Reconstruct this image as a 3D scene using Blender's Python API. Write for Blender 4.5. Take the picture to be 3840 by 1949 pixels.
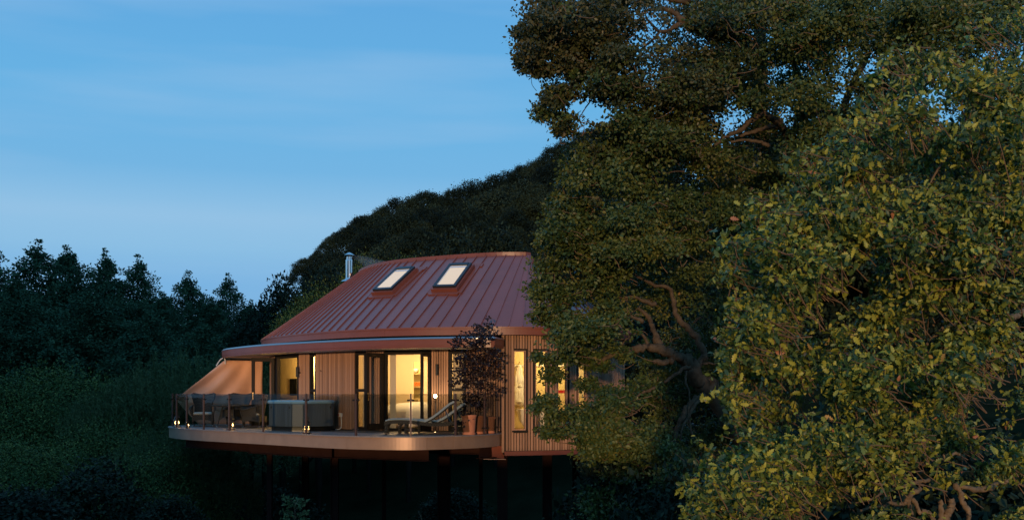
import bpy, bmesh, math, random
import numpy as np
from mathutils import Vector, Matrix

R = math.radians
rng = np.random.default_rng(7)
random.seed(7)
for o in list(bpy.data.objects):
    bpy.data.objects.remove(o)
SC = bpy.context.scene
COL = SC.collection

# ------------------------------------------------------------------ camera, sky, sun, exposure
F = 4000.0                      # focal length in photo pixels (3840 wide)
CZ = 1.10                       # camera height above the deck
HX, HY = 1920.0, 1475.0         # vanishing point of the view axis in the photo

def P(x, y, d):
    """point of the place seen at photo pixel x, y at distance d"""
    return Vector(((x - HX) / F * d, d, CZ + (HY - y) / F * d))

cam_d = bpy.data.cameras.new('camera')
cam = bpy.data.objects.new('camera', cam_d)
COL.objects.link(cam)
cam.location = (0, 0, CZ)
cam.rotation_euler = (R(90), 0, 0)
cam_d.sensor_width = 36
cam_d.lens = 36 * F / 3840
cam_d.shift_y = (1475 - 974.5) / 3840
cam_d.clip_start = 0.1
cam_d.clip_end = 3000
SC.camera = cam

SUN_EL, SUN_AZ = 1.3, -6.0      # low afterglow behind the camera, a little to its left
SUN_STRENGTH = 2.0
world = bpy.data.worlds.new('World')
SC.world = world
world.use_nodes = True
wn, wl = world.node_tree.nodes, world.node_tree.links
wn.clear()
w_out = wn.new('ShaderNodeOutputWorld')
w_bg = wn.new('ShaderNodeBackground')
w_tc = wn.new('ShaderNodeTexCoord')
w_sep = wn.new('ShaderNodeSeparateXYZ')
w_ramp = wn.new('ShaderNodeValToRGB')
wl.new(w_tc.outputs['Generated'], w_sep.inputs[0])
wl.new(w_sep.outputs['Z'], w_ramp.inputs[0])
cr = w_ramp.color_ramp
stops = [(0.0, (0.19, 0.44, 0.74)), (0.10, (0.20, 0.47, 0.79)), (0.130, (0.27, 0.54, 0.81)), (0.158, (0.30, 0.56, 0.82)), (0.20, (0.18, 0.48, 0.80)), (0.26, (0.145, 0.465, 0.81)),
         (0.34, (0.125, 0.415, 0.78)), (1.0, (0.085, 0.31, 0.64))]
while len(cr.elements) < len(stops):
    cr.elements.new(0.5)
for e, (p, c) in zip(cr.elements, stops):
    e.position = p
    e.color = (*c, 1)
# thin streaks of high cloud
w_map = wn.new('ShaderNodeMapping')
w_map.inputs['Scale'].default_value = (1.3, 1.3, 11)
w_map.inputs['Rotation'].default_value = (R(2), R(-3), 0)
w_noise = wn.new('ShaderNodeTexNoise')
w_noise.inputs['Scale'].default_value = 2.2
w_noise.inputs['Detail'].default_value = 5
w_noise.inputs['Roughness'].default_value = 0.45
w_cr = wn.new('ShaderNodeMapRange')
w_cr.inputs['From Min'].default_value = 0.45
w_cr.inputs['From Max'].default_value = 0.8
w_cr.inputs['To Max'].default_value = 0.5
w_mix = wn.new('ShaderNodeMix')
w_mix.data_type = 'RGBA'
w_mix.inputs['B'].default_value = (0.34, 0.56, 0.82, 1)
wl.new(w_tc.outputs['Generated'], w_map.inputs[0])
wl.new(w_map.outputs[0], w_noise.inputs['Vector'])
wl.new(w_noise.outputs['Fac'], w_cr.inputs['Value'])
wl.new(w_cr.outputs[0], w_mix.inputs['Factor'])
wl.new(w_ramp.outputs[0], w_mix.inputs['A'])
# a little of the physical twilight sky on top
w_sky = wn.new('ShaderNodeTexSky')
w_sky.sky_type = 'NISHITA'
w_sky.sun_disc = False
w_sky.sun_elevation = R(SUN_EL)
w_sky.sun_rotation = R(180 + SUN_AZ)
w_sm = wn.new('ShaderNodeVectorMath')
w_sm.operation = 'SCALE'
w_sm.inputs['Scale'].default_value = 0.05
w_add = wn.new('ShaderNodeMix')
w_add.data_type = 'RGBA'
w_add.inputs['Factor'].default_value = 0.05
wl.new(w_sky.outputs[0], w_sm.inputs[0])
wl.new(w_mix.outputs['Result'], w_add.inputs['A'])
wl.new(w_sm.outputs[0], w_add.inputs['B'])
wl.new(w_add.outputs['Result'], w_bg.inputs['Color'])
w_bg.inputs['Strength'].default_value = 1.0
wl.new(w_bg.outputs[0], w_out.inputs['Surface'])

sun_d = bpy.data.lights.new('sun', 'SUN')
sun_d.energy = SUN_STRENGTH
sun_d.angle = R(1.6)
sun_d.color = (1.0, 0.64, 0.34)
sun = bpy.data.objects.new('sun', sun_d)
COL.objects.link(sun)
_to = Vector((-math.sin(R(SUN_AZ)) , math.cos(R(SUN_AZ)), -math.tan(R(SUN_EL))))   # direction the light travels
sun.rotation_euler = _to.to_track_quat('-Z', 'Y').to_euler()
sun.location = (-4, -30, 12)

vs = SC.view_settings
vs.view_transform = 'Standard'
vs.look = 'None'
vs.exposure = 0
vs.gamma = 1
vs.use_curve_mapping = False
cy = SC.cycles
cy.max_bounces = 7
cy.diffuse_bounces = 3
cy.glossy_bounces = 4
cy.transmission_bounces = 6
cy.transparent_max_bounces = 20
cy.volume_bounces = 0
cy.caustics_reflective = False
cy.caustics_refractive = False
cy.sample_clamp_indirect = 4
cy.use_denoising = True
try:
    cy.denoiser = 'OPENIMAGEDENOISE'
except Exception:
    pass

# ------------------------------------------------------------------ materials
MATS = {}

def mat(name, color, rough=0.6, metal=0.0, spec=0.5, var=0.0, noise=0.0, nscale=8.0, stretch=(1, 1, 1), bump=0.0, emit=None, estr=0.0, alpha=None):
    m = bpy.data.materials.new(name)
    m.use_nodes = True
    n, l = m.node_tree.nodes, m.node_tree.links
    b = n['Principled BSDF']
    b.inputs['Roughness'].default_value = rough
    b.inputs['Metallic'].default_value = metal
    b.inputs['Specular IOR Level'].default_value = spec
    b.inputs['Base Color'].default_value = (*color, 1)
    if emit:
        b.inputs['Emission Color'].default_value = (*emit, 1)
        b.inputs['Emission Strength'].default_value = estr
    src = None
    if noise > 0 or bump > 0:
        tc = n.new('ShaderNodeTexCoord')
        mp = n.new('ShaderNodeMapping')
        mp.inputs['Scale'].default_value = stretch
        nz = n.new('ShaderNodeTexNoise')
        nz.inputs['Scale'].default_value = nscale
        nz.inputs['Detail'].default_value = 6
        nz.inputs['Roughness'].default_value = 0.6
        l.new(tc.outputs['Object'], mp.inputs[0])
        l.new(mp.outputs[0], nz.inputs['Vector'])
        if noise > 0:
            mr = n.new('ShaderNodeMapRange')
            mr.inputs['From Min'].default_value = 0.25
            mr.inputs['From Max'].default_value = 0.75
            mr.inputs['To Min'].default_value = 1 - noise
            mr.inputs['To Max'].default_value = 1 + noise
            l.new(nz.outputs['Fac'], mr.inputs['Value'])
            src = mr.outputs[0]
        if bump > 0:
            bp = n.new('ShaderNodeBump')
            bp.inputs['Strength'].default_value = bump
            bp.inputs['Distance'].default_value = 0.01
            l.new(nz.outputs['Fac'], bp.inputs['Height'])
            l.new(bp.outputs[0], b.inputs['Normal'])
    if var > 0:
        oi = n.new('ShaderNodeObjectInfo')
        mr2 = n.new('ShaderNodeMapRange')
        mr2.inputs['To Min'].default_value = 1 - var
        mr2.inputs['To Max'].default_value = 1 + var
        l.new(oi.outputs['Random'], mr2.inputs['Value'])
        if src is not None:
            mu = n.new('ShaderNodeMath')
            mu.operation = 'MULTIPLY'
            l.new(src, mu.inputs[0])
            l.new(mr2.outputs[0], mu.inputs[1])
            src = mu.outputs[0]
        else:
            src = mr2.outputs[0]
    if src is not None:
        vm = n.new('ShaderNodeVectorMath')
        vm.operation = 'SCALE'
        vm.inputs[0].default_value = color
        l.new(src, vm.inputs['Scale'])
        l.new(vm.outputs[0], b.inputs['Base Color'])
    MATS[name] = m
    return m

def glass_mat(name, tint, refl=1.0):
    m = bpy.data.materials.new(name)
    m.use_nodes = True
    n, l = m.node_tree.nodes, m.node_tree.links
    n.clear()
    out = n.new('ShaderNodeOutputMaterial')
    tr = n.new('ShaderNodeBsdfTransparent')
    tr.inputs[0].default_value = (*tint, 1)
    gl = n.new('ShaderNodeBsdfGlossy')
    gl.inputs['Roughness'].default_value = 0.02
    fr = n.new('ShaderNodeFresnel')
    fr.inputs['IOR'].default_value = 1.5
    mu = n.new('ShaderNodeMath')
    mu.operation = 'MULTIPLY'
    mu.inputs[1].default_value = refl
    mx = n.new('ShaderNodeMixShader')
    gm = n.new('ShaderNodeNewGeometry')
    bf = n.new('ShaderNodeMath')
    bf.operation = 'SUBTRACT'
    bf.inputs[0].default_value = 1.0
    m2 = n.new('ShaderNodeMath')
    m2.operation = 'MULTIPLY'
    l.new(gm.outputs['Backfacing'], bf.inputs[1])
    l.new(fr.outputs[0], mu.inputs[0])
    l.new(mu.outputs[0], m2.inputs[0])
    l.new(bf.outputs[0], m2.inputs[1])
    l.new(m2.outputs[0], mx.inputs[0])
    l.new(tr.outputs[0], mx.inputs[1])
    l.new(gl.outputs[0], mx.inputs[2])
    l.new(mx.outputs[0], out.inputs['Surface'])
    MATS[name] = m
    return m

def leaf_mat(name, ramp, trans=0.25, rough=0.45, spec=0.35):
    """leaf colours chosen per leaf through the float attribute 'tint'"""
    m = bpy.data.materials.new(name)
    m.use_nodes = True
    n, l = m.node_tree.nodes, m.node_tree.links
    b = n['Principled BSDF']
    out = n['Material Output']
    at = n.new('ShaderNodeAttribute')
    at.attribute_name = 'tint'
    cr_ = n.new('ShaderNodeValToRGB')
    els = cr_.color_ramp.elements
    while len(els) < len(ramp):
        els.new(0.5)
    for e, (p, c) in zip(els, ramp):
        e.position = p
        e.color = (*c, 1)
    ai = n.new('ShaderNodeAttribute')
    ai.attribute_type = 'INSTANCER'
    ai.attribute_name = 'shade'
    sm_ = n.new('ShaderNodeMath')
    sm_.operation = 'ADD'
    l.new(at.outputs['Fac'], sm_.inputs[0])
    l.new(ai.outputs['Fac'], sm_.inputs[1])
    l.new(sm_.outputs[0], cr_.inputs[0])
    l.new(cr_.outputs[0], b.inputs['Base Color'])
    b.inputs['Roughness'].default_value = rough
    b.inputs['Specular IOR Level'].default_value = spec
    tl = n.new('ShaderNodeBsdfTranslucent')
    l.new(cr_.outputs[0], tl.inputs[0])
    mx = n.new('ShaderNodeMixShader')
    mx.inputs[0].default_value = trans
    l.new(b.outputs[0], mx.inputs[1])
    l.new(tl.outputs[0], mx.inputs[2])
    l.new(mx.outputs[0], out.inputs['Surface'])
    MATS[name] = m
    return m

def weave_mat(name, color, scale=28):
    m = mat(name, color, rough=0.7)
    n, l = m.node_tree.nodes, m.node_tree.links
    b = n['Principled BSDF']
    tc = n.new('ShaderNodeTexCoord')
    ck = n.new('ShaderNodeTexChecker')
    ck.inputs['Scale'].default_value = scale
    ck.inputs['Color1'].default_value = (*[c * 1.35 for c in color], 1)
    ck.inputs['Color2'].default_value = (*[c * 0.45 for c in color], 1)
    l.new(tc.outputs['Object'], ck.inputs['Vector'])
    l.new(ck.outputs['Color'], b.inputs['Base Color'])
    bp = n.new('ShaderNodeBump')
    bp.inputs['Strength'].default_value = 0.6
    bp.inputs['Distance'].default_value = 0.01
    l.new(ck.outputs['Fac'], bp.inputs['Height'])
    l.new(bp.outputs[0], b.inputs['Normal'])
    return m

mat('roof_metal', (0.205, 0.062, 0.045), rough=0.33, metal=0.0, spec=1.0, noise=0.12, nscale=1.6, var=0.10, bump=0.12)
mat('roof_trim', (0.215, 0.064, 0.042), rough=0.40, spec=0.6, noise=0.12, nscale=2)
mat('flashing', (0.36, 0.36, 0.37), rough=0.3, metal=0.8)
mat('deck_fascia', (0.345, 0.215, 0.145), rough=0.42, metal=0.25, noise=0.14, nscale=2.2, var=0.09)
mat('cedar', (0.40, 0.225, 0.145), rough=0.75, spec=0.25, var=0.28, noise=0.28, nscale=9, stretch=(4, 4, 0.35), bump=0.15)
mat('membrane', (0.018, 0.016, 0.015), rough=0.9)
mat('soffit', (0.62, 0.55, 0.46), rough=0.7)
mat('frame_dark', (0.020, 0.016, 0.014), rough=0.65, spec=0.18)
mat('post_metal', (0.075, 0.040, 0.032), rough=0.5, metal=0.1)
mat('steel_red', (0.035, 0.015, 0.012), rough=0.8, spec=0.1, noise=0.2, nscale=3)
mat('deck_board', (0.23, 0.19, 0.17), rough=0.55, noise=0.25, nscale=5, stretch=(0.6, 8, 1), bump=0.2)
mat('plaster', (0.78, 0.66, 0.46), rough=0.85, noise=0.03, nscale=3)
mat('plaster_yellow', (0.80, 0.69, 0.38), rough=0.85, noise=0.03, nscale=3)
mat('floor_wood', (0.35, 0.22, 0.12), rough=0.5, noise=0.2, nscale=4, stretch=(1, 10, 1))
mat('panel_wood', (0.66, 0.50, 0.24), rough=0.6, noise=0.12, nscale=5, stretch=(3, 3, 0.3))
mat('white_cloth', (0.84, 0.85, 0.88), rough=0.9, noise=0.04, nscale=6, bump=0.2)
mat('curtain_cloth', (0.82, 0.72, 0.56), rough=0.9)
mat('ceramic', (0.85, 0.83, 0.78), rough=0.15)
mat('tub_lid', (0.42, 0.66, 0.80), rough=0.25)
mat('tub_panel', (0.125, 0.150, 0.175), rough=0.6, var=0.15, noise=0.2, nscale=6, stretch=(4, 4, 0.4))
mat('tub_corner', (0.24, 0.25, 0.25), rough=0.5)
mat('black_plastic', (0.012, 0.012, 0.014), rough=0.4)
mat('screen_black', (0.006, 0.006, 0.007), rough=0.12)
weave_mat('wicker', (0.10, 0.082, 0.07))
mat('wicker_rim', (0.045, 0.034, 0.028), rough=0.6)
mat('cushion', (0.72, 0.72, 0.68), rough=0.9, noise=0.05, nscale=10)
mat('canvas', (0.80, 0.45, 0.29), rough=0.8, noise=0.08, nscale=2, bump=0.1)
mat('rope', (0.7, 0.7, 0.7), rough=0.8)
mat('terracotta', (0.52, 0.20, 0.11), rough=0.75, noise=0.15, nscale=6)
mat('chrome', (0.75, 0.75, 0.76), rough=0.12, metal=1.0)
mat('brass', (0.8, 0.55, 0.3), rough=0.2, metal=1.0)
mat('white_plastic', (0.75, 0.75, 0.75), rough=0.35)
mat('red_paint', (0.45, 0.03, 0.02), rough=0.4)
mat('orange_print', (0.75, 0.22, 0.04), rough=0.6, noise=0.6, nscale=30)
mat('bark', (0.100, 0.072, 0.047), rough=0.9, spec=0.1, noise=0.45, nscale=9, bump=0.9)
mat('bark_pale', (0.19, 0.135, 0.085), rough=0.9, spec=0.1, noise=0.5, nscale=11, bump=0.9)
mat('bark_dark', (0.022, 0.018, 0.014), rough=0.95, spec=0.0, noise=0.3, nscale=4)
mat('twig', (0.17, 0.105, 0.06), rough=0.9)
mat('soil', (0.035, 0.03, 0.02), rough=1.0, spec=0.0, noise=0.5, nscale=0.6)
mat('grass_ground', (0.012, 0.017, 0.009), rough=1.0, spec=0.0, noise=0.5, nscale=0.35)
mat('candle_wax', (0.8, 0.7, 0.5), rough=0.5)
mat('flame', (1, 0.6, 0.2), emit=(1.0, 0.55, 0.18), estr=22)
mat('reflection_ball', (1, 0.8, 0.5), emit=(1.0, 0.72, 0.38), estr=120)  # emission in place of the reflected light beside the bedroom doors
mat('lit_pane', (0.5, 0.45, 0.38), rough=0.08, emit=(1.0, 0.72, 0.42), estr=0.52)
glass_mat('balustrade_glass', (0.74, 0.75, 0.72), 0.55)
glass_mat('window_glass', (0.95, 0.95, 0.94), 1.0)
glass_mat('lantern_glass', (0.93, 0.93, 0.92), 1.0)
leaf_mat('oak_leaf_near', [(0.0, (0.018, 0.050, 0.030)), (0.35, (0.062, 0.110, 0.030)), (0.60, (0.23, 0.260, 0.040)), (0.93, (0.46, 0.43, 0.065)), (1.0, (0.42, 0.17, 0.08))], trans=0.18, rough=0.42, spec=0.35)  # leaf tones plus lit and unlit leaf contrast put into the ramp
leaf_mat('oak_leaf', [(0.0, (0.016, 0.044, 0.020)), (0.4, (0.060, 0.098, 0.026)), (0.75, (0.145, 0.160, 0.036)), (0.95, (0.23, 0.19, 0.045)), (1.0, (0.32, 0.13, 0.05))], trans=0.2)
leaf_mat('russet_leaf', [(0.0, (0.020, 0.038, 0.017)), (0.5, (0.066, 0.078, 0.028)), (1.0, (0.165, 0.125, 0.048))], trans=0.2)
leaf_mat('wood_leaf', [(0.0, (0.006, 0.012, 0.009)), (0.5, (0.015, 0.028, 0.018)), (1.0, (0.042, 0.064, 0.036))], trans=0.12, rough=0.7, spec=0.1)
leaf_mat('alder_leaf', [(0.0, (0.018, 0.054, 0.034)), (0.6, (0.046, 0.102, 0.054)), (1.0, (0.085, 0.145, 0.072))], trans=0.15, rough=0.7, spec=0.1)
leaf_mat('shrub_leaf', [(0.0, (0.012, 0.040, 0.015)), (0.5, (0.052, 0.098, 0.028)), (1.0, (0.16, 0.18, 0.048))], trans=0.05, rough=0.7, spec=0.1)
leaf_mat('willow_leaf', [(0.0, (0.030, 0.062, 0.027)), (0.6, (0.072, 0.115, 0.048)), (1.0, (0.13, 0.16, 0.068))], trans=0.15, rough=0.7, spec=0.1)
leaf_mat('purple_leaf', [(0.0, (0.010, 0.007, 0.010)), (0.6, (0.022, 0.012, 0.015)), (1.0, (0.042, 0.025, 0.023))], trans=0.1)
sm = bpy.data.materials.new('smoke_volume')
sm.use_nodes = True
_n, _l = sm.node_tree.nodes, sm.node_tree.links
_n.clear()
_o = _n.new('ShaderNodeOutputMaterial')
_v = _n.new('ShaderNodeVolumePrincipled')
_v.inputs['Color'].default_value = (0.85, 0.88, 0.92, 1)
_v.inputs['Density'].default_value = 0.55
_l.new(_v.outputs[0], _o.inputs['Volume'])
MATS['smoke_volume'] = sm

# ------------------------------------------------------------------ mesh helpers
ORG = {}

def tag(o, label=None, cat=None, group=None, kind=None):
    if label:
        o['label'] = label
    if cat:
        o['category'] = cat
    if group:
        o['group'] = group
    if kind:
        o['kind'] = kind
    return o

def thing(name, label, cat, loc=(0, 0, 0), rz=0.0, group=None):
    o = bpy.data.objects.new(name, None)
    o.empty_display_size = 0.2
    o.location = loc
    o.rotation_euler = (0, 0, rz)
    COL.objects.link(o)
    ORG[o.name] = Vector(loc) if rz == 0 else Vector((0, 0, 0))
    return tag(o, label, cat, group)

class MB:
    def __init__(s):
        s.v, s.f = [], []

    def add(s, verts, faces):
        k = len(s.v)
        s.v += [tuple(p) for p in verts]
        s.f += [tuple(i + k for i in f) for f in faces]
        return s

    def box(s, c, size, rz=0.0, rot=None, bev=0.0):
        hx, hy, hz = size[0] / 2, size[1] / 2, size[2] / 2
        M = rot if rot is not None else Matrix.Rotation(rz, 3, 'Z')
        c = Vector(c)
        if bev <= 0:
            pts = [(-hx, -hy, -hz), (hx, -hy, -hz), (hx, hy, -hz), (-hx, hy, -hz), (-hx, -hy, hz), (hx, -hy, hz), (hx, hy, hz), (-hx, hy, hz)]
            fs = [(0, 3, 2, 1), (4, 5, 6, 7), (0, 1, 5, 4), (1, 2, 6, 5), (2, 3, 7, 6), (3, 0, 4, 7)]
            return s.add([c + M @ Vector(p) for p in pts], fs)
        # chamfered: stacked rings
        rings = []
        for z, k in ((-hz, bev), (-hz + bev, 0), (hz - bev, 0), (hz, bev)):
            a, b = hx - k, hy - k
            ch = bev
            rings.append([(-a + ch, -b, z), (a - ch, -b, z), (a, -b + ch, z), (a, b - ch, z), (a - ch, b, z), (-a + ch, b, z), (-a, b - ch, z), (-a, -b + ch, z)])
        return s.loft([[c + M @ Vector(p) for p in r] for r in rings], closed=True, caps=True)

    def loft(s, rings, closed=True, caps=False):
        n = len(rings[0])
        pts = [p for r in rings for p in r]
        fs = []
        for i in range(len(rings) - 1):
            for j in range(n if closed else n - 1):
                a, b = i * n + j, i * n + (j + 1) % n
                fs.append((a, b, b + n, a + n))
        if caps:
            fs.append(tuple(range(n - 1, -1, -1)))
            fs.append(tuple(range((len(rings) - 1) * n, len(rings) * n)))
        return s.add(pts, fs)

    def tube(s, path, r, n=8, caps=True):
        path = [Vector(p) for p in path]
        m = len(path)
        rad = r if isinstance(r, (list, tuple)) else [r] * m
        rings = []
        up = Vector((0, 0, 1))
        prev = None
        for i, p in enumerate(path):
            t = (path[min(i + 1, m - 1)] - path[max(i - 1, 0)])
            if t.length < 1e-9:
                t = Vector((0, 0, 1))
            t.normalize()
            if prev is None:
                a = t.cross(up)
                if a.length < 1e-3:
                    a = t.cross(Vector((1, 0, 0)))
            else:
                a = prev - t * prev.dot(t)
                if a.length < 1e-4:
                    a = t.orthogonal()
            a.normalize()
            prev = a
            b = t.cross(a)
            rings.append([p + (a * math.cos(2 * math.pi * k / n) + b * math.sin(2 * math.pi * k / n)) * rad[i] for k in range(n)])
        return s.loft(rings, True, caps)

    def lathe(s, prof, c=(0, 0, 0), n=20, caps=True):
        c = Vector(c)
        rings = [[c + Vector((r * math.cos(2 * math.pi * k / n), r * math.sin(2 * math.pi * k / n), z)) for k in range(n)] for r, z in prof]
        return s.loft(rings, True, caps)

    def ngon(s, pts, z, up=True):
        p = [(q[0], q[1], z) for q in pts]
        area = sum(p[i][0] * p[(i + 1) % len(p)][1] - p[(i + 1) % len(p)][0] * p[i][1] for i in range(len(p)))
        if (area > 0) != up:
            p.reverse()
        return s.add(p, [tuple(range(len(p)))])

    def build(s, name, mt, parent=None, smooth=False, loc=None, mesh_only=False):
        me = bpy.data.meshes.new(name)
        org = ORG.get(parent.name, Vector((0, 0, 0))) if parent is not None else Vector((0, 0, 0))
        if loc is not None:
            org = org + Vector(loc)
        me.from_pydata([(p[0] - org[0], p[1] - org[1], p[2] - org[2]) for p in s.v], [], s.f)
        me.materials.append(MATS[mt])
        if smooth:
            me.polygons.foreach_set('use_smooth', [True] * len(me.polygons))
        me.update()
        if mesh_only:
            return me
        o = bpy.data.objects.new(name, me)
        COL.objects.link(o)
        if loc is not None:
            o.location = loc
        if parent is not None:
            o.parent = parent
            ORG[o.name] = ORG.get(parent.name, Vector((0, 0, 0))).copy() + (Vector(loc) if loc is not None else Vector((0, 0, 0)))
        else:
            ORG[o.name] = Vector((0, 0, 0))
        return o

def inst(name, me, parent, loc, rz=0.0, scale=(1, 1, 1), rot=None):
    """one more object from a shared mesh; loc is in world space"""
    o = bpy.data.objects.new(name, me)
    COL.objects.link(o)
    if parent is not None:
        o.parent = parent
        o.location = Vector(loc) - ORG[parent.name]
    else:
        o.location = loc
    if rot is not None:
        o.rotation_euler = rot
    else:
        o.rotation_euler = (0, 0, rz)
    o.scale = scale
    return o

def copy_tree(o, parent=None):
    c = o.copy()
    COL.objects.link(c)
    if parent is not None:
        c.parent = parent
    ORG[c.name] = ORG.get(o.name, Vector((0, 0, 0))).copy()
    for ch in list(o.children):
        copy_tree(ch, c)
    return c

def catmull(pts, n=8, closed=False):
    pts = [np.array(p, float) for p in pts]
    m = len(pts)
    out = []
    segs = m if closed else m - 1
    for i in range(segs):
        if closed:
            p0, p1, p2, p3 = pts[i - 1], pts[i], pts[(i + 1) % m], pts[(i + 2) % m]
        else:
            p0, p1, p2, p3 = pts[max(i - 1, 0)], pts[i], pts[i + 1], pts[min(i + 2, m - 1)]
        for k in range(n):
            t = k / n
            out.append(0.5 * ((2 * p1) + (-p0 + p2) * t + (2 * p0 - 5 * p1 + 4 * p2 - p3) * t * t + (-p0 + 3 * p1 - 3 * p2 + p3) * t ** 3))
    if not closed:
        out.append(pts[-1])
    return out

class Line:
    """a plan curve with arc length; the outside lies on its left"""
    def __init__(s, pts, closed=False):
        s.p = np.array([q[:2] for q in pts], float)
        s.closed = closed
        if closed:
            s.p = np.vstack([s.p, s.p[:1]])
        d = np.hypot(*(s.p[1:] - s.p[:-1]).T)
        s.s = np.concatenate([[0], np.cumsum(d)])
        s.L = s.s[-1]

    def at(s, t, off=0.0):
        if s.closed:
            t = t % s.L
        t = min(max(t, 0), s.L)
        x, y = np.interp(t, s.s, s.p[:, 0]), np.interp(t, s.s, s.p[:, 1])
        if off:
            n = s.nor(t)
            x, y = x + n[0] * off, y + n[1] * off
        return np.array([x, y])

    def tan(s, t):
        e = 0.06
        if s.closed:
            a, b = s.at(t - e), s.at(t + e)
        else:
            a, b = s.at(max(t - e, 0)), s.at(min(t + e, s.L))
        d = b - a
        return d / (np.hypot(*d) + 1e-12)

    def nor(s, t):
        d = s.tan(t)
        return np.array([-d[1], d[0]])

    def rz(s, t):
        """rotation whose local +X runs to the right seen from outside and local -Y faces out"""
        n = s.nor(t)
        return math.atan2(n[0], -n[1])

    def px(s, x):
        """first arc length whose point stands behind photo column x"""
        col = HX + s.p[:, 0] / s.p[:, 1] * F
        best = None
        for i in range(len(col) - 1):
            a, b = col[i], col[i + 1]
            if (a - x) * (b - x) <= 0 and a != b:
                t = s.s[i] + (x - a) / (b - a) * (s.s[i + 1] - s.s[i])
                if best is None or s.at(t)[1] < s.at(best)[1]:
                    best = t
        if best is None:
            best = s.s[int(np.argmin(abs(col - x)))]
        return best

    def samples(s, a, b, step=0.15):
        n = max(1, int(math.ceil(abs(b - a) / step)))
        return [a + (b - a) * k / n for k in range(n + 1)]

def ribbon(mb, line, a, b, o0, o1, z0, z1, step=0.15, ends=True):
    """a solid strip along a plan curve: offsets o0 (inner) to o1 (outer), heights z0 to z1"""
    rings = []
    for t in line.samples(a, b, step):
        p, q = line.at(t, o0), line.at(t, o1)
        rings.append([(p[0], p[1], z0), (q[0], q[1], z0), (q[0], q[1], z1), (p[0], p[1], z1)])
    mb.loft(rings, True, ends)
    return mb

# ------------------------------------------------------------------ foliage helpers
T_QUAD = (np.array([(-0.32, 0.35, 0), (0, 0, 0), (0.32, 0.4, 0), (0, 1, 0.05)], float), [(0, 1, 2, 3)])
T_OVAL = (np.array([(0, 0, 0), (0.26, 0.28, 0.05), (0.30, 0.62, 0.06), (0, 1, 0), (-0.30, 0.62, 0.06), (-0.26, 0.28, 0.05)], float), [(0, 1, 2, 3), (0, 3, 4, 5)])
T_LANCE = (np.array([(0, 0, 0), (0.10, 0.4, 0), (0, 1, 0), (-0.10, 0.4, 0)], float), [(0, 1, 2, 3)])
_lob = [(0.03, 0.0), (0.05, 0.14), (0.17, 0.22), (0.11, 0.34), (0.25, 0.46), (0.15, 0.56), (0.29, 0.70), (0.17, 0.78), (0.17, 0.92), (0.0, 1.0)]
_ov = [(x, y, abs(x) * 0.35 - (y - 0.5) ** 2 * 0.25) for x, y in _lob]
_ov += [(-x, y, z) for x, y, z in _ov[-2::-1]]
_c = [(0, 0.05, -0.05), (0, 0.36, 0.0), (0, 0.58, 0.0), (0, 0.8, -0.03)]
T_OAK = (np.array(_ov + _c, float), [(0, 1, 2, 3, 20, 19), (3, 4, 5, 21, 20), (5, 6, 7, 22, 21), (7, 8, 9, 22), (9, 10, 11, 22), (11, 12, 13, 21, 22), (13, 14, 15, 20, 21), (15, 16, 17, 18, 19, 20)])

def unit(a):
    return a / (np.linalg.norm(a, axis=-1, keepdims=True) + 1e-9)

def frames(D, N):
    """rotation matrices with the leaf's length along D and its face near N"""
    Y = unit(D)
    X = unit(np.cross(Y, N))
    Z = np.cross(X, Y)
    return np.stack([X, Y, Z], axis=2)

def leaf_mesh(name, pos, D, N, size, tint, tmpl, mt):
    tv, tf = tmpl
    n, k = len(pos), len(tv)
    Rm = frames(D, N)
    V = np.einsum('nij,kj->nki', Rm, tv) * size[:, None, None] + pos[:, None, :]
    V = V.reshape(-1, 3)
    lens = [len(f) for f in tf]
    flat = np.concatenate([np.array(f) for f in tf])
    loops = (flat[None, :] + (np.arange(n) * k)[:, None]).ravel()
    tot = np.tile(np.array(lens), n)
    start = np.concatenate([[0], np.cumsum(tot)[:-1]])
    me = bpy.data.meshes.new(name)
    me.vertices.add(len(V))
    me.vertices.foreach_set('co', V.astype(np.float32).ravel())
    me.loops.add(len(loops))
    me.loops.foreach_set('vertex_index', loops.astype(np.int32))
    me.polygons.add(len(tot))
    me.polygons.foreach_set('loop_start', start.astype(np.int32))
    me.update(calc_edges=True)
    a = me.attributes.new('tint', 'FLOAT', 'POINT')
    a.data.foreach_set('value', np.repeat(tint, k).astype(np.float32))
    me.materials.append(MATS[mt])
    me.validate()
    return me

def link(name, me, parent=None, loc=(0, 0, 0), rz=0, scale=1.0):
    o = bpy.data.objects.new(name, me)
    COL.objects.link(o)
    o.location = loc
    o.rotation_euler = (0, 0, rz)
    o.scale = (scale,) * 3 if not isinstance(scale, tuple) else scale
    if parent is not None:
        o.parent = parent
    return o

def rnd(n):
    return unit(rng.normal(size=(n, 3)))

def clump_leaves(C, rad, per, up=0.45, flat=0.7):
    """leaves around clump centres C: positions, axis directions and normals"""
    n = len(C)
    m = n * per
    ctr = np.repeat(C, per, axis=0)
    off = rng.normal(size=(m, 3)) * np.repeat(np.asarray(rad) * np.ones(n), per)[:, None]
    off[:, 2] *= flat
    pos = ctr + off
    D = unit(unit(off) * 0.8 + rng.normal(size=(m, 3)) * 0.6 + np.array([0, 0, -0.1]))
    N = unit(rng.normal(size=(m, 3)) * 0.75 + np.array([0, 0, up]) + unit(off) * 0.35)
    return pos, D, N

def in_poly(x, y, poly):
    ins = np.zeros(len(x), bool)
    n = len(poly)
    for i in range(n):
        x0, y0 = poly[i]
        x1, y1 = poly[(i + 1) % n]
        c = ((y0 > y) != (y1 > y)) & (x < (x1 - x0) * (y - y0) / ((y1 - y0) if y1 != y0 else 1e-9) + x0)
        ins ^= c
    return ins

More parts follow.
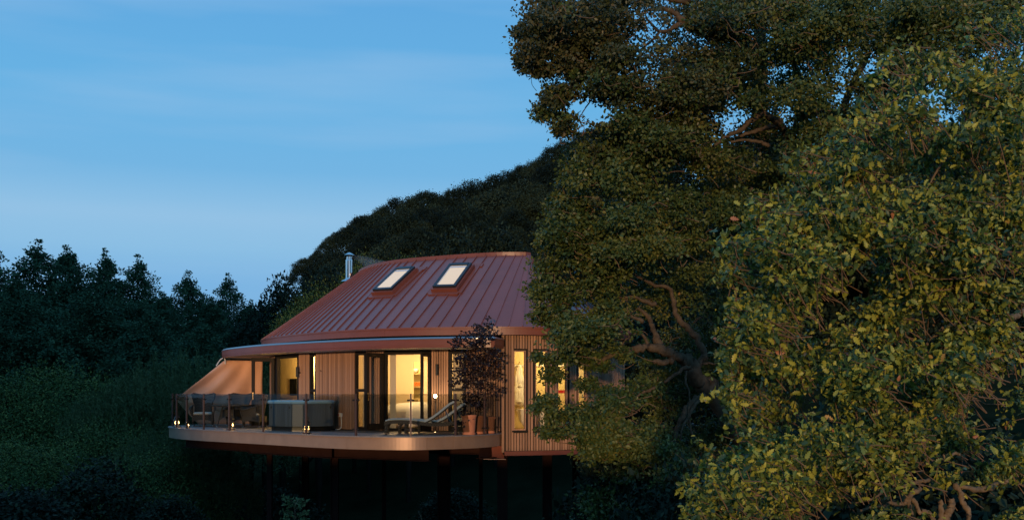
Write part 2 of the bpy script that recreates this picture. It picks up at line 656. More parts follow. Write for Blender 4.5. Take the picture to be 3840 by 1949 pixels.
def sample_poly(poly, n, holes=()):
    a = np.array(poly, float)
    lo, hi = a.min(0), a.max(0)
    xs, ys = [], []
    tot = 0
    while tot < n:
        x = rng.uniform(lo[0], hi[0], n * 2)
        y = rng.uniform(lo[1], hi[1], n * 2)
        k = in_poly(x, y, poly)
        for hx_, hy_, rx, ry, keep in holes:
            e = ((x - hx_) / rx) ** 2 + ((y - hy_) / ry) ** 2 < 1
            k &= ~(e & (rng.random(len(x)) > keep))
        xs.append(x[k])
        ys.append(y[k])
        tot += k.sum()
    return np.concatenate(xs)[:n], np.concatenate(ys)[:n]

def PX(x, y, d):
    return np.stack([(x - HX) / F * d, d, CZ + (HY - y) / F * d], axis=1)

def boughs(poly, holes, nB, rr, per, dfun, front=1e9):
    """centres of leaf sprays gathered into boughs inside an outline; returns centres, bough index, image x and y"""
    x, y = sample_poly(poly, nB, holes)
    B = PX(x, y, dfun(x, y, nB))
    r = rng.uniform(rr[0], rr[1], nB)
    bid = np.repeat(np.arange(nB), per)
    u = rnd(nB * per)
    u[:, 2] = np.where(u[:, 2] < -0.2, u[:, 2] * 0.5, u[:, 2])
    C = B[bid] + u * (r[bid] * rng.random(nB * per) ** 0.4)[:, None] * np.array([1.0, 1.0, 0.62])
    px_ = HX + C[:, 0] / C[:, 1] * F
    py_ = HY - (C[:, 2] - CZ) / C[:, 1] * F
    k = in_poly(px_, py_, poly) | (rng.random(len(px_)) < 0.04)
    for hx_, hy_, rx, ry, keep in holes:
        e = ((px_ - hx_) / rx) ** 2 + ((py_ - hy_) / ry) ** 2 < 0.9
        k &= ~(e & (C[:, 1] < front) & (rng.random(len(px_)) > max(keep, 0.03)))
    return C[k], bid[k], px_[k], py_[k]

def limb(mb, pts, r0, r1, n=7, sub=5, jit=0.25):
    """a gnarled tapering limb through world points"""
    c = catmull(pts, sub)
    m = len(c)
    rad = [r0 + (r1 - r0) * (i / (m - 1)) for i in range(m)]
    path = [Vector(p) + Vector(rng.normal(size=3)) * rad[i] * jit for i, p in enumerate(c)]
    rad = [q * (1 + 0.12 * rng.normal()) for q in rad]
    mb.tube(path, rad, n)
    return mb

# ------------------------------------------------------------------ terrain
def sst(a, b, x):
    t = np.clip((x - a) / (b - a), 0, 1)
    return t * t * (3 - 2 * t)

def ground_z(X, Y):
    z = -6.6 + 0 * X
    z = z + 6.1 * (1 - sst(3.5, 15, Y))                                            # the bank the camera stands on
    z = z + 0.45 * np.exp(-((Y - 4.2) / 1.3) ** 2) * (1 - sst(2.0, 6.0, X))                 # lip added on that bank, unseen, shades stilts and ground under the deck
    z = z + 27 * sst(42, 120, Y + 0.25 * X) * sst(-34, 22, X)                      # wooded hill behind the house
    z = z + 6.5 * sst(2.5, 14, X) * sst(14, 26, Y) * (1 - sst(60, 90, Y))          # its foot on the right
    z = z + 5 * sst(14, 60, X) * sst(25, 80, Y)
    z = z + np.interp(X, [-40, -25, -20, -18, -16, -14, -12], [17, 14, 5.0, 2.2, 1.2, 0.5, 0]) * sst(-9, -14, Y) * sst(-75, -55, Y)     # added unseen knoll behind the camera, to its left, keeps the left woodland shaded
    z = z + 5 * sst(120, 330, Y) * (1 - sst(-40, 0, X))
    return z

def make_ground():
    xs = np.concatenate([np.linspace(-700, -80, 14), np.linspace(-74, 74, 75), np.linspace(80, 700, 14)])
    ys = np.concatenate([np.linspace(-400, -44, 12), np.linspace(-40, 140, 91), np.linspace(150, 1200, 16)])
    X, Y = np.meshgrid(xs, ys)
    Z = ground_z(X, Y) + 0.12 * np.sin(X * 0.9 + 1.3 * np.cos(Y * 0.7)) * (Y > 8)
    nx, ny = len(xs), len(ys)
    v = np.stack([X.ravel(), Y.ravel(), Z.ravel()], 1)
    f = [(j * nx + i, j * nx + i + 1, (j + 1) * nx + i + 1, (j + 1) * nx + i) for j in range(ny - 1) for i in range(nx - 1)]
    mb = MB()
    mb.v = [tuple(p) for p in v]
    mb.f = f
    o = mb.build('ground', 'grass_ground', smooth=True)
    tag(o, kind='structure')
    return o

make_ground()

# ------------------------------------------------------------------ the treehouse: plan curves
PAIRS = [((-0.3, 29.38), (0.42, 32.35)), ((-1.72, 29.58), (-0.5, 32.4)), ((-3.27, 30.05), (-1.75, 32.95)), ((-5.0, 31.2), (-3.4, 33.95)),
         ((-6.7, 33.1), (-4.5, 35.2)), ((-8.2, 35.6), (-5.25, 36.9)), ((-8.85, 38.4), (-5.35, 38.4)), ((-7.8, 41.4), (-4.6, 39.7)),
         ((-4.5, 43.2), (-3.0, 40.2)), ((-0.5, 42.2), (-1.2, 39.8)), ((2.5, 39.2), (-0.1, 38.0)), ((3.7, 35.6), (0.4, 35.8)),
         ((3.72, 33.0), (0.52, 33.9)), ((2.75, 30.9), (0.56, 33.0)), ((1.25, 29.75), (0.54, 32.5))]
NS = 14
EAVE = Line(catmull([p[0] for p in PAIRS], NS, True), True)
TOP = np.array(catmull([p[1] for p in PAIRS], NS, True))
TOP = np.vstack([TOP, TOP[:1]])
EZ, TZ = 2.94, 5.30            # eave and roof top heights
def top_at(t):
    t = t % EAVE.L
    return np.array([np.interp(t, EAVE.s, TOP[:, 0]), np.interp(t, EAVE.s, TOP[:, 1])])
def roof_pt(t, v, off=0.0):
    a, b = EAVE.at(t), top_at(t)
    p = Vector((a[0] + (b[0] - a[0]) * v, a[1] + (b[1] - a[1]) * v, EZ + (TZ - EZ) * v))
    return p

WALL = Line(catmull([(-0.22, 30.6), (-2.07, 30.8), (-3.3, 31.15), (-4.3, 31.65), (-5.2, 32.3), (-6.6, 33.6), (-7.4, 34.6), (-8.1, 36.0),
                     (-8.45, 38.2), (-7.5, 41.0), (-4.4, 42.7), (-0.6, 41.7), (2.2, 38.8), (3.2, 35.6)], 14))
BATH = Line(catmull([(3.2, 35.6), (3.5, 34.0), (3.3, 32.4), (2.55, 31.0), (1.25, 30.1), (-0.22, 29.66)], 16))
DECK = Line(catmull([(-0.22, 29.95), (-0.62, 28.85), (-1.4, 27.95), (-2.6, 27.35), (-4.15, 27.75), (-5.74, 29.05), (-7.26, 30.55), (-8.53, 31.75),
                     (-9.57, 32.75), (-10.5, 33.85), (-11.15, 34.9), (-11.52, 35.9), (-11.55, 37.2), (-11.0, 38.6), (-9.8, 39.4), (-8.4, 39.3)], 12))
CANOPY = Line([(-0.22, 29.5), (-0.47, 28.62)] + [tuple(p) for p in catmull([(-0.5, 28.6), (-1.6, 28.75), (-3.5, 29.5), (-5.6, 31.0), (-7.6, 33.0),
              (-8.9, 34.8), (-9.85, 36.5), (-10.25, 38.0), (-9.9, 39.8), (-8.3, 40.6)], 10)])

house = thing('treehouse', 'oval timber treehouse on stilts with red standing seam roof and lit windows', 'house', (-2.5, 36, -6.5))

# walls with openings -----------------------------------------------------------
def wall_run(line, spans, z0, z1, mbw, thick=0.14):
    for a, b, za, zb in spans:
        ribbon(mbw, line, a, b, -thick, 0.0, za, zb, 0.2)

s = WALL.px
WTOP = 2.42
OPEN = [  # (s0, s1, z0, z1) openings in the deck wall
    (s(1688), s(1744), 0.10, 2.30),
    (s(1614), s(1443), 0.03, 2.30),
    (s(1372), s(1333), 0.06, 2.30),
    (s(1186), s(1163), 0.06, 2.30),
    (s(1120), s(1036), 0.03, 2.30),
]
OPEN = sorted([(min(a, b), max(a, b), c, d) for a, b, c, d in OPEN])
mw = MB()
cur = 0.0
for a, b, za, zb in OPEN:
    ribbon(mw, WALL, cur, a, -0.14, 0.0, -0.3, 2.74, 0.2)
    ribbon(mw, WALL, a, b, -0.14, 0.0, -0.3, za, 0.2)
    ribbon(mw, WALL, a, b, -0.14, 0.0, zb, 2.74, 0.2)
    cur = b
ribbon(mw, WALL, cur, WALL.L, -0.14, 0.0, -0.3, 2.74, 0.25)
wall_deck = mw.build('wall', 'membrane', house)
ORG_H = ORG[house.name]

BZ0, BZ1 = -0.60, 2.74
bs = BATH.px
BOPEN = [(bs(2201), bs(2166), 0.10, 2.30), (bs(2127), bs(2089), 0.08, 2.30), (bs(2051), bs(2006), 0.08, 2.30), (bs(1971), bs(1925), 0.08, 2.30)]
BOPEN = sorted([(min(a, b), max(a, b), c, d) for a, b, c, d in BOPEN])
mw = MB()
cur = 0.0
for a, b, za, zb in BOPEN:
    ribbon(mw, BATH, cur, a, -0.14, 0.0, BZ0, BZ1, 0.15)
    ribbon(mw, BATH, a, b, -0.14, 0.0, BZ0, za, 0.15)
    ribbon(mw, BATH, a, b, -0.14, 0.0, zb, BZ1, 0.15)
    cur = b
ribbon(mw, BATH, cur, BATH.L, -0.14, 0.0, BZ0, BZ1, 0.15)
# return between the two walls
mw.box((-0.16, 30.13, 1.07), (0.12, 0.93, 3.34))
mw.build('wall', 'membrane', house)

# cladding slats ----------------------------------------------------------------
slat_me = MB().box((0, 0, 0.5), (1, 1, 1)).build('slat', 'cedar', mesh_only=True)
NSLAT = [0]
def slat(line, t, w, z0, z1, off=0.022, dep=0.036):
    if NSLAT[0] >= 298:
        return
    NSLAT[0] += 1
    p = line.at(t, off + random.uniform(-0.003, 0.004))
    inst('slat', slat_me, house, (p[0], p[1], z0 + random.uniform(0, 0.006)), line.rz(t), (w * random.uniform(0.92, 1.06), dep, z1 - z0))

def clad(line, a, b, z0, z1, pitch, w, opens, head, foot):
    n = max(1, round((b - a) / pitch))
    for k in range(n):
        t = a + (k + 0.5) * (b - a) / n
        hit = None
        for oa, ob, za, zb in opens:
            if oa - w / 2 < t < ob + w / 2:
                hit = (za, zb)
        if hit is None:
            slat(line, t, w, z0, z1)
        else:
            if head and hit[1] + 0.05 < z1 - 0.06:
                slat(line, t, w, hit[1] + 0.05, z1)
            if foot and hit[0] - 0.06 > z0 + 0.1:
                slat(line, t, w, z0, hit[0] - 0.075)

# deck wall: slats up to the canopy soffit
clad(WALL, 0.03, s(1036), 0.03, 2.36, 0.072, 0.053, OPEN, False, False)
# bathroom wall: full height slats with rows above and below the windows
clad(BATH, bs(2376), BATH.L - 0.03, -0.49, 2.72, 0.080, 0.056, BOPEN, True, True)
# the hidden round of the wall is clad in one closed skin of boards
mb = MB()
t = s(1030)
while t < WALL.L:
    p = WALL.at(t, 0.018)
    mb.box((p[0], p[1], 1.2), (0.09, 0.03, 2.9), WALL.rz(t))
    t += 0.11
t = 0.02
while t < bs(2376):
    p = BATH.at(t, 0.018)
    mb.box((p[0], p[1], 1.1), (0.05, 0.03, 3.2), BATH.rz(t))
    t += 0.068
tag(mb.build('rear_cladding', 'cedar', house), kind='stuff')
# corner boards and rim
mb = MB()
mb.box((-0.25, 29.62, 1.1), (0.07, 0.07, 3.26))
mb.box((-0.252, 30.05, 1.1), (0.03, 0.72, 3.2))
mb.build('corner_board', 'cedar', house)
mb = MB()
ribbon(mb, BATH, 0.0, BATH.L, -0.05, 0.065, -0.62, -0.50, 0.12)
mb.build('base_trim', 'roof_trim', house, smooth=False)

# windows and doors ---------------------------------------------------------------
def frame_window(line, a, b, z0, z1, name='window', bar=0.05, transom=None, depth=0.10, glass=True, sill=False, mt='frame_dark', off=0.02):
    """a frame following the wall from a to b, with its pane as a sub-part"""
    m = MB()
    ribbon(m, line, a, b, -depth + off, off, z0, z0 + bar, 0.12)
    ribbon(m, line, a, b, -depth + off, off, z1 - bar, z1, 0.12)
    ribbon(m, line, a, a + bar, -depth + off - 0.003, off + 0.003, z0 + bar, z1 - bar)
    ribbon(m, line, b - bar, b, -depth + off - 0.003, off + 0.003, z0 + bar, z1 - bar)
    if transom:
        ribbon(m, line, a + bar, b - bar, -depth + off, off, transom - 0.045, transom + 0.045, 0.12)
    fr = m.build(name, mt, house)
    if glass:
        zs = [(z0 + bar, (transom - 0.045) if transom else z1 - bar)]
        if transom:
            zs.append((transom + 0.045, z1 - bar))
        for q0, q1 in zs:
            g = MB()
            ribbon(g, line, a + bar, b - bar, -0.045, -0.030, q0, q1, 0.12)
            g.build('pane', 'window_glass', fr)
    if sill:
        g = MB()
        ribbon(g, line, a - 0.05, b + 0.05, -0.05, 0.085, z0 - 0.05, z0 - 0.006, 0.12)
        g.build('sill', 'frame_dark', fr)
    return fr

for (a, b, za, zb), tr in zip(OPEN, (1.22, None, 1.20, 1.20, None)):
    if tr:
        frame_window(WALL, a, b, za, zb, transom=tr)
    else:
        frame_window(WALL, a, b, za, zb, name='door_frame', bar=0.06, glass=False)
for i, (a, b, za, zb) in enumerate(BOPEN):
    frame_window(BATH, a, b, za, zb, bar=0.03, sill=True, mt='cedar')

def door_leaf(p0, p1, z0, z1, handle_at=0):
    """glazed door leaf standing open from plan point p0 (hinge) to p1 (free edge)"""
    p0, p1 = Vector((*p0, 0)), Vector((*p1, 0))
    d = p1 - p0
    L = d.length
    ang = math.atan2(d.y, d.x)
    c = (p0 + p1) / 2
    m = MB()
    st = 0.10
    u = d.normalized()
    zm, hz = (z0 + z1) / 2, z1 - z0
    m.box((*(p0 + u * st / 2).xy, zm), (st, 0.065, hz), ang)
    m.box((*(p1 - u * st / 2).xy, zm), (st, 0.065, hz), ang)
    m.box((c.x, c.y, z1 - 0.06), (L - 2 * st, 0.06, 0.12), ang)
    m.box((c.x, c.y, z0 + 0.09), (L - 2 * st, 0.06, 0.18), ang)
    dr = m.build('door', 'frame_dark', house)
    g = MB().box((c.x, c.y, zm + 0.03), (L - 2 * st, 0.016, hz - 0.30), ang)
    g.build('pane', 'window_glass', dr)
    h = MB()
    nrm = Vector((-u.y, u.x, 0))
    q = p1 - u * 0.05
    for sg in (-1, 1):
        b = q + nrm * 0.042 * sg
        h.box((b.x, b.y, 1.02), (0.035, 0.012, 0.24), ang)
        e = b + nrm * 0.05 * sg
        h.tube([(b.x, b.y, 1.08), (e.x, e.y, 1.08), ((e - u * 0.12).x, (e - u * 0.12).y, 1.08)], 0.011, 6)
    h.build('handle', 'brass', dr)
    return dr

def plan(x, d):
    return ((x - HX) / F * d, d)
# left leaf of the bedroom door swung right back against the side window; right leaf standing out over the deck
a_ = WALL.at(s(1443), 0.09)
door_leaf(a_, plan(1372, 30.75), 0.05, 2.28)
b_ = WALL.at(s(1614), 0.06)
door_leaf(b_, plan(1580, 30.15), 0.05, 2.28)
c_ = WALL.at(s(1036), 0.06)
door_leaf(c_, plan(944, 35.25), 0.05, 2.28)
c_ = WALL.at(s(1048), 0.05)
mb = MB().box((c_[0], c_[1], 1.17), (0.12, 0.10, 2.26), WALL.rz(s(1048)))
mb.build('door_post', 'frame_dark', house)

# floor, ceiling, roof ------------------------------------------------------------
inner = [WALL.at(t, -0.02) for t in np.linspace(0, WALL.L, 90)] + [BATH.at(t, -0.02) for t in np.linspace(0.02, BATH.L, 40)]
mb = MB().ngon(inner, 0.022, True).ngon(inner, -0.40, False)
mb.build('house_floor', 'floor_wood', house)
ev = [EAVE.at(t) for t in np.linspace(0, EAVE.L, 140, endpoint=False)]
mb = MB().ngon(ev, 2.742, False)
mb.build('ceiling', 'soffit', house)

roof = MB().ngon([tuple(p) for p in TOP[:-1:2]], TZ + 0.03, True).build('roof', 'roof_trim', house)
NP = 104
seg = EAVE.L / NP
ofs = EAVE.px(1960) % seg
for k in range(NP):
    t0, t1 = ofs + k * seg, ofs + (k + 1) * seg
    m = MB()
    NV = 6
    rows = []
    for i in range(NV + 1):
        v = i / NV
        rows.append((roof_pt(t0, v), roof_pt((t0 + t1) / 2, v), roof_pt(t1, v)))
    pts = [p for r in rows for p in r]
    fs = []
    for i in range(NV):
        for j in range(2):
            a = i * 3 + j
            fs.append((a, a + 3, a + 4, a + 1))
    m.add(pts, fs)
    # standing seam along the t0 edge
    rings = []
    for i in range(0, NV + 1):
        v = 0.004 + i / NV * 0.992
        p = roof_pt(t0, v)
        tg = (roof_pt(t0 + 0.05, v) - roof_pt(t0 - 0.05, v))
        tg = tg.normalized() if tg.length > 1e-6 else Vector((1, 0, 0))
        sl = (roof_pt(t0, 1) - roof_pt(t0, 0)).normalized()
        n = sl.cross(tg)
        if n.z < 0:
            n = -n
        n.normalize()
        w = 0.011 * (1 - 0.3 * v)
        h = 0.036
        rings.append([p - tg * w - n * 0.004, p + tg * w - n * 0.004, p + tg * w + n * h, p - tg * w + n * h])
    m.loft(rings, True, True)
    m.build('roof_panel', 'roof_metal', roof)
# capping along the top edge, gutter board along the eave
TOPL = Line([tuple(p) for p in TOP[:-1]], True)
m = MB()
for a in range(0, 18):
    ribbon(m, TOPL, a * TOPL.L / 18 + 0.004, (a + 1) * TOPL.L / 18 - 0.004, -0.12, 0.03, TZ - 0.03, TZ + 0.085, 0.2)
m.build('ridge_cap', 'roof_trim', roof)
m = MB()
ribbon(m, EAVE, 0, EAVE.L, -0.10, 0.03, 2.90, 2.945, 0.12, False)
m.build('gutter_lip', 'roof_trim', roof)
nf = 12
for k in range(nf):
    m = MB()
    ribbon(m, EAVE, k * EAVE.L / nf + 0.003, (k + 1) * EAVE.L / nf - 0.003, -0.06, 0.0, 2.72, 2.899, 0.12)
    m.build('fascia_panel', 'roof_trim', roof, smooth=False)

# skylights ----------------------------------------------------------------------
def solve_roof(x, y):
    best, bt = 1e9, None
    for t in np.linspace(0, EAVE.L * 0.45, 500):
        tt = t - 2.0
        a, b = roof_pt(tt, 0), roof_pt(tt, 1)
        for v in np.linspace(0, 1, 60):
            p = a.lerp(b, v)
            qx, qy = HX + p.x / p.y * F, HY - (p.z - CZ) / p.y * F
            e = (qx - x) ** 2 + (qy - y) ** 2
            if e < best:
                best, bt = e, (tt, v)
    return bt

def skylight(corners):
    pts = [roof_pt(*solve_roof(*c)) for c in corners]      # TL TR BR BL
    c = sum(pts, Vector()) / 4
    up = ((pts[0] + pts[1]) - (pts[2] + pts[3])).normalized()
    ac = ((pts[1] + pts[2]) - (pts[0] + pts[3]))
    ac = (ac - up * ac.dot(up)).normalized()
    n = ac.cross(up).normalized()
    if n.z < 0:
        n = -n
    W = ((pts[1] - pts[0]).length + (pts[2] - pts[3]).length) / 2
    H = ((pts[0] - pts[3]).length + (pts[1] - pts[2]).length) / 2
    M = Matrix((ac, up, n)).transposed()
    def bx(m, u, v, z, a, b, h, bev=0):
        m.box(c + ac * u + up * v + n * z, (a, b, h), rot=M, bev=bev)
    m = MB()
    bx(m, 0.0, -0.02, 0.02, W + 0.10, H + 0.10, 0.22)
    kerb = m.build('skylight', 'roof_trim', roof)
    m = MB()
    z = 0.155
    bx(m, -W / 2 + 0.045, 0, z, 0.09, H, 0.09)
    bx(m, W / 2 - 0.045, 0, z, 0.09, H, 0.09)
    bx(m, 0, H / 2 - 0.06, z + 0.01, W - 0.18, 0.12, 0.10)
    bx(m, 0, -H / 2 + 0.045, z, W - 0.18, 0.09, 0.08)
    m2 = m.build('skylight_frame', 'flashing', roof)
    m2.data.materials[0] = MATS['frame_sky']
    m = MB()
    bx(m, 0, -0.015, z + 0.012, W - 0.18, H - 0.21, 0.02)
    m.build('skylight_pane', 'lit_pane', roof)
    m = MB()
    bx(m, 0, H / 2 - 0.20, z + 0.026, W - 0.19, 0.10, 0.006)
    bx(m, -W / 2 + 0.115, -0.02, z + 0.026, 0.035, H - 0.22, 0.006)
    m.build('skylight_reveal', 'white_plastic', roof)
    m = MB()
    bx(m, 0, -H / 2 - 0.13, 0.015, W + 0.22, 0.17, 0.05)
    bx(m, W / 2 + 0.13, -0.02, 0.012, 0.13, H + 0.22, 0.04)
    bx(m, -W / 2 - 0.12, -0.02, 0.012, 0.10, H + 0.22, 0.04)
    bx(m, 0.05, H / 2 + 0.15, 0.012, W + 0.42, 0.18, 0.04)
    m.build('skylight_apron', 'roof_trim', roof)

mat('frame_sky', (0.045, 0.05, 0.06), rough=0.3, metal=0.5)
def c4(u, v):
    return (900 + u * 0.4658, 900 + v * 0.4658)
skylight([c4(1275, 262), c4(1425, 250), c4(1238, 432), c4(1086, 445)])
skylight([c4(1697, 235), c4(1880, 226), c4(1747, 408), c4(1563, 418)])

# chimney
m = MB()
cx, cyy = -5.75, 37.7
m.lathe([(0.20, 4.4), (0.20, 5.02), (0.185, 5.03)], (cx, cyy, 0), 24)
chim = m.build('chimney', 'roof_trim', house, smooth=False)
m = MB()
m.lathe([(0.29, 5.05), (0.25, 5.09), (0.14, 5.14), (0.128, 5.18), (0.128, 5.80), (0.125, 5.82), (0.10, 5.83), (0.10, 5.93)], (cx, cyy, 0), 24)
m.build('flue', 'chrome', chim, smooth=False)
m = MB()
for k in range(4):
    a = k * math.pi / 2 + 0.4
    m.tube([(cx + 0.10 * math.cos(a), cyy + 0.10 * math.sin(a), 5.90), (cx + 0.13 * math.cos(a), cyy + 0.13 * math.sin(a), 5.99)], 0.01, 5)
m.lathe([(0.19, 5.97), (0.195, 5.985), (0.08, 6.05), (0.01, 6.085)], (cx, cyy, 0), 24)
m.build('cowl', 'chrome', chim, smooth=False)

# smoke drifting off the cowl
m = MB()
path = [(cx + 0.1, cyy, 5.93), (cx + 0.35, cyy + 0.1, 5.88), (cx + 0.7, cyy + 0.2, 5.72), (cx + 1.1, cyy + 0.3, 5.55)]
m.tube(catmull(path, 5), [0.04 + 0.018 * i for i in range(16)], 10)
sk = m.build('smoke', 'smoke_volume', smooth=True)
tag(sk, 'faint pale smoke drifting sideways off the steel flue', 'smoke', kind='stuff')

# canopy over the deck --------------------------------------------------------------
canopy = thing('deck_canopy', 'curved flat canopy with red fascia over the deck below the main roof', 'canopy', (-6.0, 32.0, 2.36))
m = MB()
nq = 60
wend = min(WALL.L, s(1036) + 6.2)
rings = []
for i in range(nq + 1):
    f = i / nq
    p, q = CANOPY.at(f * CANOPY.L, -0.05), WALL.at(f * wend, -0.06)
    rings.append([(p[0], p[1], 2.37), (q[0], q[1], 2.37), (q[0], q[1], 2.60), (p[0], p[1], 2.60)])
m.loft(rings, True, True)
m.build('canopy_soffit', 'soffit', canopy)
k0 = 0.90
cuts = [0.0, k0] + list(np.linspace(k0, CANOPY.L, 8)[1:])
for a, b in zip(cuts[:-1], cuts[1:]):
    m = MB()
    ribbon(m, CANOPY, a + 0.002, b - 0.002, -0.045, 0.0, 2.405, 2.575, 0.12)
    ribbon(m, CANOPY, a + 0.002, b - 0.002, -0.045, -0.018, 2.345, 2.402, 0.12)
    m.build('fascia_panel', 'roof_trim', canopy)
m = MB()
rings = []
for t in CANOPY.samples(0.0, CANOPY.L, 0.12):
    p, q, r_ = CANOPY.at(t, 0.012), CANOPY.at(t, -0.04), CANOPY.at(t, -0.22)
    rings.append([(p[0], p[1], 2.578), (p[0], p[1], 2.59), (q[0], q[1], 2.635), (r_[0], r_[1], 2.640), (r_[0], r_[1], 2.60)])
m.loft(rings, True, True)
m.build('roof_edge', 'flashing', canopy)

# deck ------------------------------------------------------------------------------
deck = thing('deck', 'rounded raised timber deck with tan metal edge in front of the treehouse', 'deck', (-5.5, 32.0, -6.5))
edge = [DECK.at(t) for t in np.linspace(0, DECK.L, 120)]
back = [WALL.at(t, -0.1) for t in np.linspace(s(1036) + 4.4, 0, 60)]
m = MB().ngon(edge + back, 0.0, True)
m.build('deck_floor', 'deck_board', deck)
m = MB().ngon(edge + back, -0.30, False)
m.build('deck_underside', 'membrane', deck)
m = MB()
ribbon(m, DECK, 0, DECK.L, -0.12, 0.035, -0.028, 0.004, 0.12)
m.build('nosing', 'deck_board', deck)
cuts = [0.0] + sorted([DECK.px(x) for x in (1820, 1700, 1600, 1298, 992, 760)]) + list(np.linspace(DECK.px(760), DECK.L, 4)[1:])
for a, b in zip(cuts[:-1], cuts[1:]):
    m = MB()
    ribbon(m, DECK, a + 0.002, b - 0.002, -0.04, 0.0, -0.345, -0.029, 0.10)
    m.build('fascia_panel', 'deck_fascia', deck)

# steel below: edge beams and stilts
def ibeam(mb, p, q, z, h=0.30, w=0.20):
    p, q = Vector((*p, 0)), Vector((*q, 0))
    d = q - p
    a = math.atan2(d.y, d.x)
    c = (p + q) / 2
    mb.box((c.x, c.y, z), (d.length, 0.014, h - 0.03), a)
    mb.box((c.x, c.y, z + h / 2), (d.length, w, 0.018), a)
    mb.box((c.x, c.y, z - h / 2), (d.length, w, 0.018), a)
for p, q, z in (((-10.7, 35.0), (-7.3, 31.8), -0.50), ((-7.9, 32.2), (-5.0, 29.6), -0.53), ((-5.6, 30.2), (-2.2, 28.2), -0.53), ((-7.0, 34.0), (0.6, 30.6), -0.52), ((-0.9, 29.2), (-0.15, 30.4), -0.52)):
    m = MB()
    ibeam(m, p, q, z)
    m.build('steel_beam', 'steel_red', deck)
def column(x, d, w, top, kind='box', sl=0.0):
    X = (x - HX) / F * d
    zb = float(ground_z(np.array([X]), np.array([d]))[0]) - 0.3
    m = MB()
    h = top - zb
    if kind == 'h':
        m.box((X - w / 2, d, zb + h / 2), (0.018, w, h))
        m.box((X + w / 2, d, zb + h / 2), (0.018, w, h))
        m.box((X, d, zb + h / 2), (w - 0.02, 0.014, h))
    else:
        m.box((X, d, zb + h / 2), (w, w, h), bev=0.015)
    m.build('stilt', 'steel_red', deck)
column(1012, 33.0, 0.16, -0.6)
column(1145, 36.0, 0.2, -0.5, 'h')
column(1255, 31.0, 0.2, -0.65, 'h')
column(1440, 37.0, 0.14, -0.5)
column(1665, 32.5, 0.36, -0.6, 'h')
column(1803, 34.0, 0.12, -0.5)
column(1884, 30.3, 0.29, -0.60, 'box')
column(2052, 31.5, 0.26, -0.60, 'h')
column(2160, 35.0, 0.22, -0.60, 'h')
# diagonal bracket under the corner
m = MB()
m.add([(-0.62, 29.7, -0.36), (-0.22, 29.85, -0.36), (-0.22, 29.85, -0.72), (-0.62, 29.72, -0.66),
       (-0.62, 29.73, -0.36), (-0.22, 29.88, -0.36), (-0.22, 29.88, -0.72), (-0.62, 29.75, -0.66)],
      [(0, 1, 2, 3), (7, 6, 5, 4), (0, 4, 5, 1), (1, 5, 6, 2), (2, 6, 7, 3), (3, 7, 4, 0)])
m.box((-0.48, 29.8, -0.72), (0.62, 0.3, 0.02))
m.build('bracket', 'roof_trim', deck)

# glass balustrade -----------------------------------------------------------------------
bal = thing('balustrade', 'clear glass balustrade with dark brown metal posts round the deck edge', 'balustrade', (-5.5, 30.5, 0))
ts = [DECK.px(x) for x in (1875, 1827, 1715, 1540, 1327, 1138, 977, 850, 754, 690, 652)]
ts = sorted(ts)
ts.append(ts[-1] + 1.5)
ts.append(ts[-1] + 1.6)
OFFP = -0.09
post_me = MB().box((0, 0, 0.55), (0.052, 0.052, 1.10), bev=0.004).build('post', 'post_metal', mesh_only=True)
cm = MB()
for z in (0.93, 0.17):
    for sx in (-1, 1):
        cm.tube([(sx * 0.02, -0.004, z), (sx * 0.085, -0.004, z)], 0.024, 8)
        cm.tube([(sx * 0.075, -0.03, z), (sx * 0.075, 0.03, z)], 0.024, 10)
clamp_me = cm.build('clamp', 'frame_dark', mesh_only=True)
pp = []
for t in ts:
    p = DECK.at(t, OFFP)
    rz = DECK.rz(t)
    pp.append((p, rz))
    po = inst('post', post_me, bal, (p[0], p[1], 0.0), rz)
    cl = bpy.data.objects.new('clamp', clamp_me)
    COL.objects.link(cl)
    cl.parent = po
for (p, _), (q, _) in zip(pp[:-1], pp[1:]):
    d = q - p
    L = float(np.hypot(*d))
    u = d / L
    c = (p + q) / 2
    m = MB().box((c[0], c[1], 0.585), (L - 0.09, 0.012, 1.01), math.atan2(d[1], d[0]))
    m.build('glass_panel', 'balustrade_glass', bal)

# ------------------------------------------------------------------ inside the rooms
def point(name, loc, w, col=(1.0, 0.62, 0.25), r=0.12):
    l = bpy.data.lights.new(name, 'POINT')
    l.energy = w
    l.color = col
    l.shadow_soft_size = r
    o = bpy.data.objects.new(name, l)
    o.location = loc
    COL.objects.link(o)
    return o

def partition(p, q, z0, z1, mt, th=0.10, name='partition'):
    p, q = Vector((*p, 0)), Vector((*q, 0))
    d = q - p
    c = (p + q) / 2
    return MB().box((c.x, c.y, (z0 + z1) / 2), (d.length, th, z1 - z0), math.atan2(d.y, d.x)).build(name, mt, house)

# bedroom: back wall with a doorway and shelves, side walls
bx0 = plan(1552, 35.2)
partition((-6.2, 35.2), bx0, 0.03, 2.735, 'plaster')
partition(plan(1583, 35.2), (-0.3, 35.2), 0.03, 2.735, 'plaster')
partition((bx0[0], 35.2), (plan(1583, 35.2)[0], 35.2), 2.14, 2.735, 'plaster')
partition((-6.2, 35.25), (-5.25, 32.65), 0.03, 2.735, 'plaster')
partition((-0.25, 30.75), (-0.25, 35.1), 0.03, 2.735, 'plaster')
partition((-6.2, 37.0), (-0.2, 37.0), 0.03, 2.735, 'plaster_yellow')
m = MB()
for pa, qa in (((-5.2, 35.1), bx0),):
    m.box(((-5.2 + bx0[0]) / 2, 35.12, 2.40), (bx0[0] + 5.2, 0.05, 0.05))
m.build('picture_rail', 'floor_wood', house)
# bulkhead over the doors
partition((-4.0, 32.9), (-1.9, 32.3), 2.30, 2.735, 'plaster', 0.06, 'bulkhead')
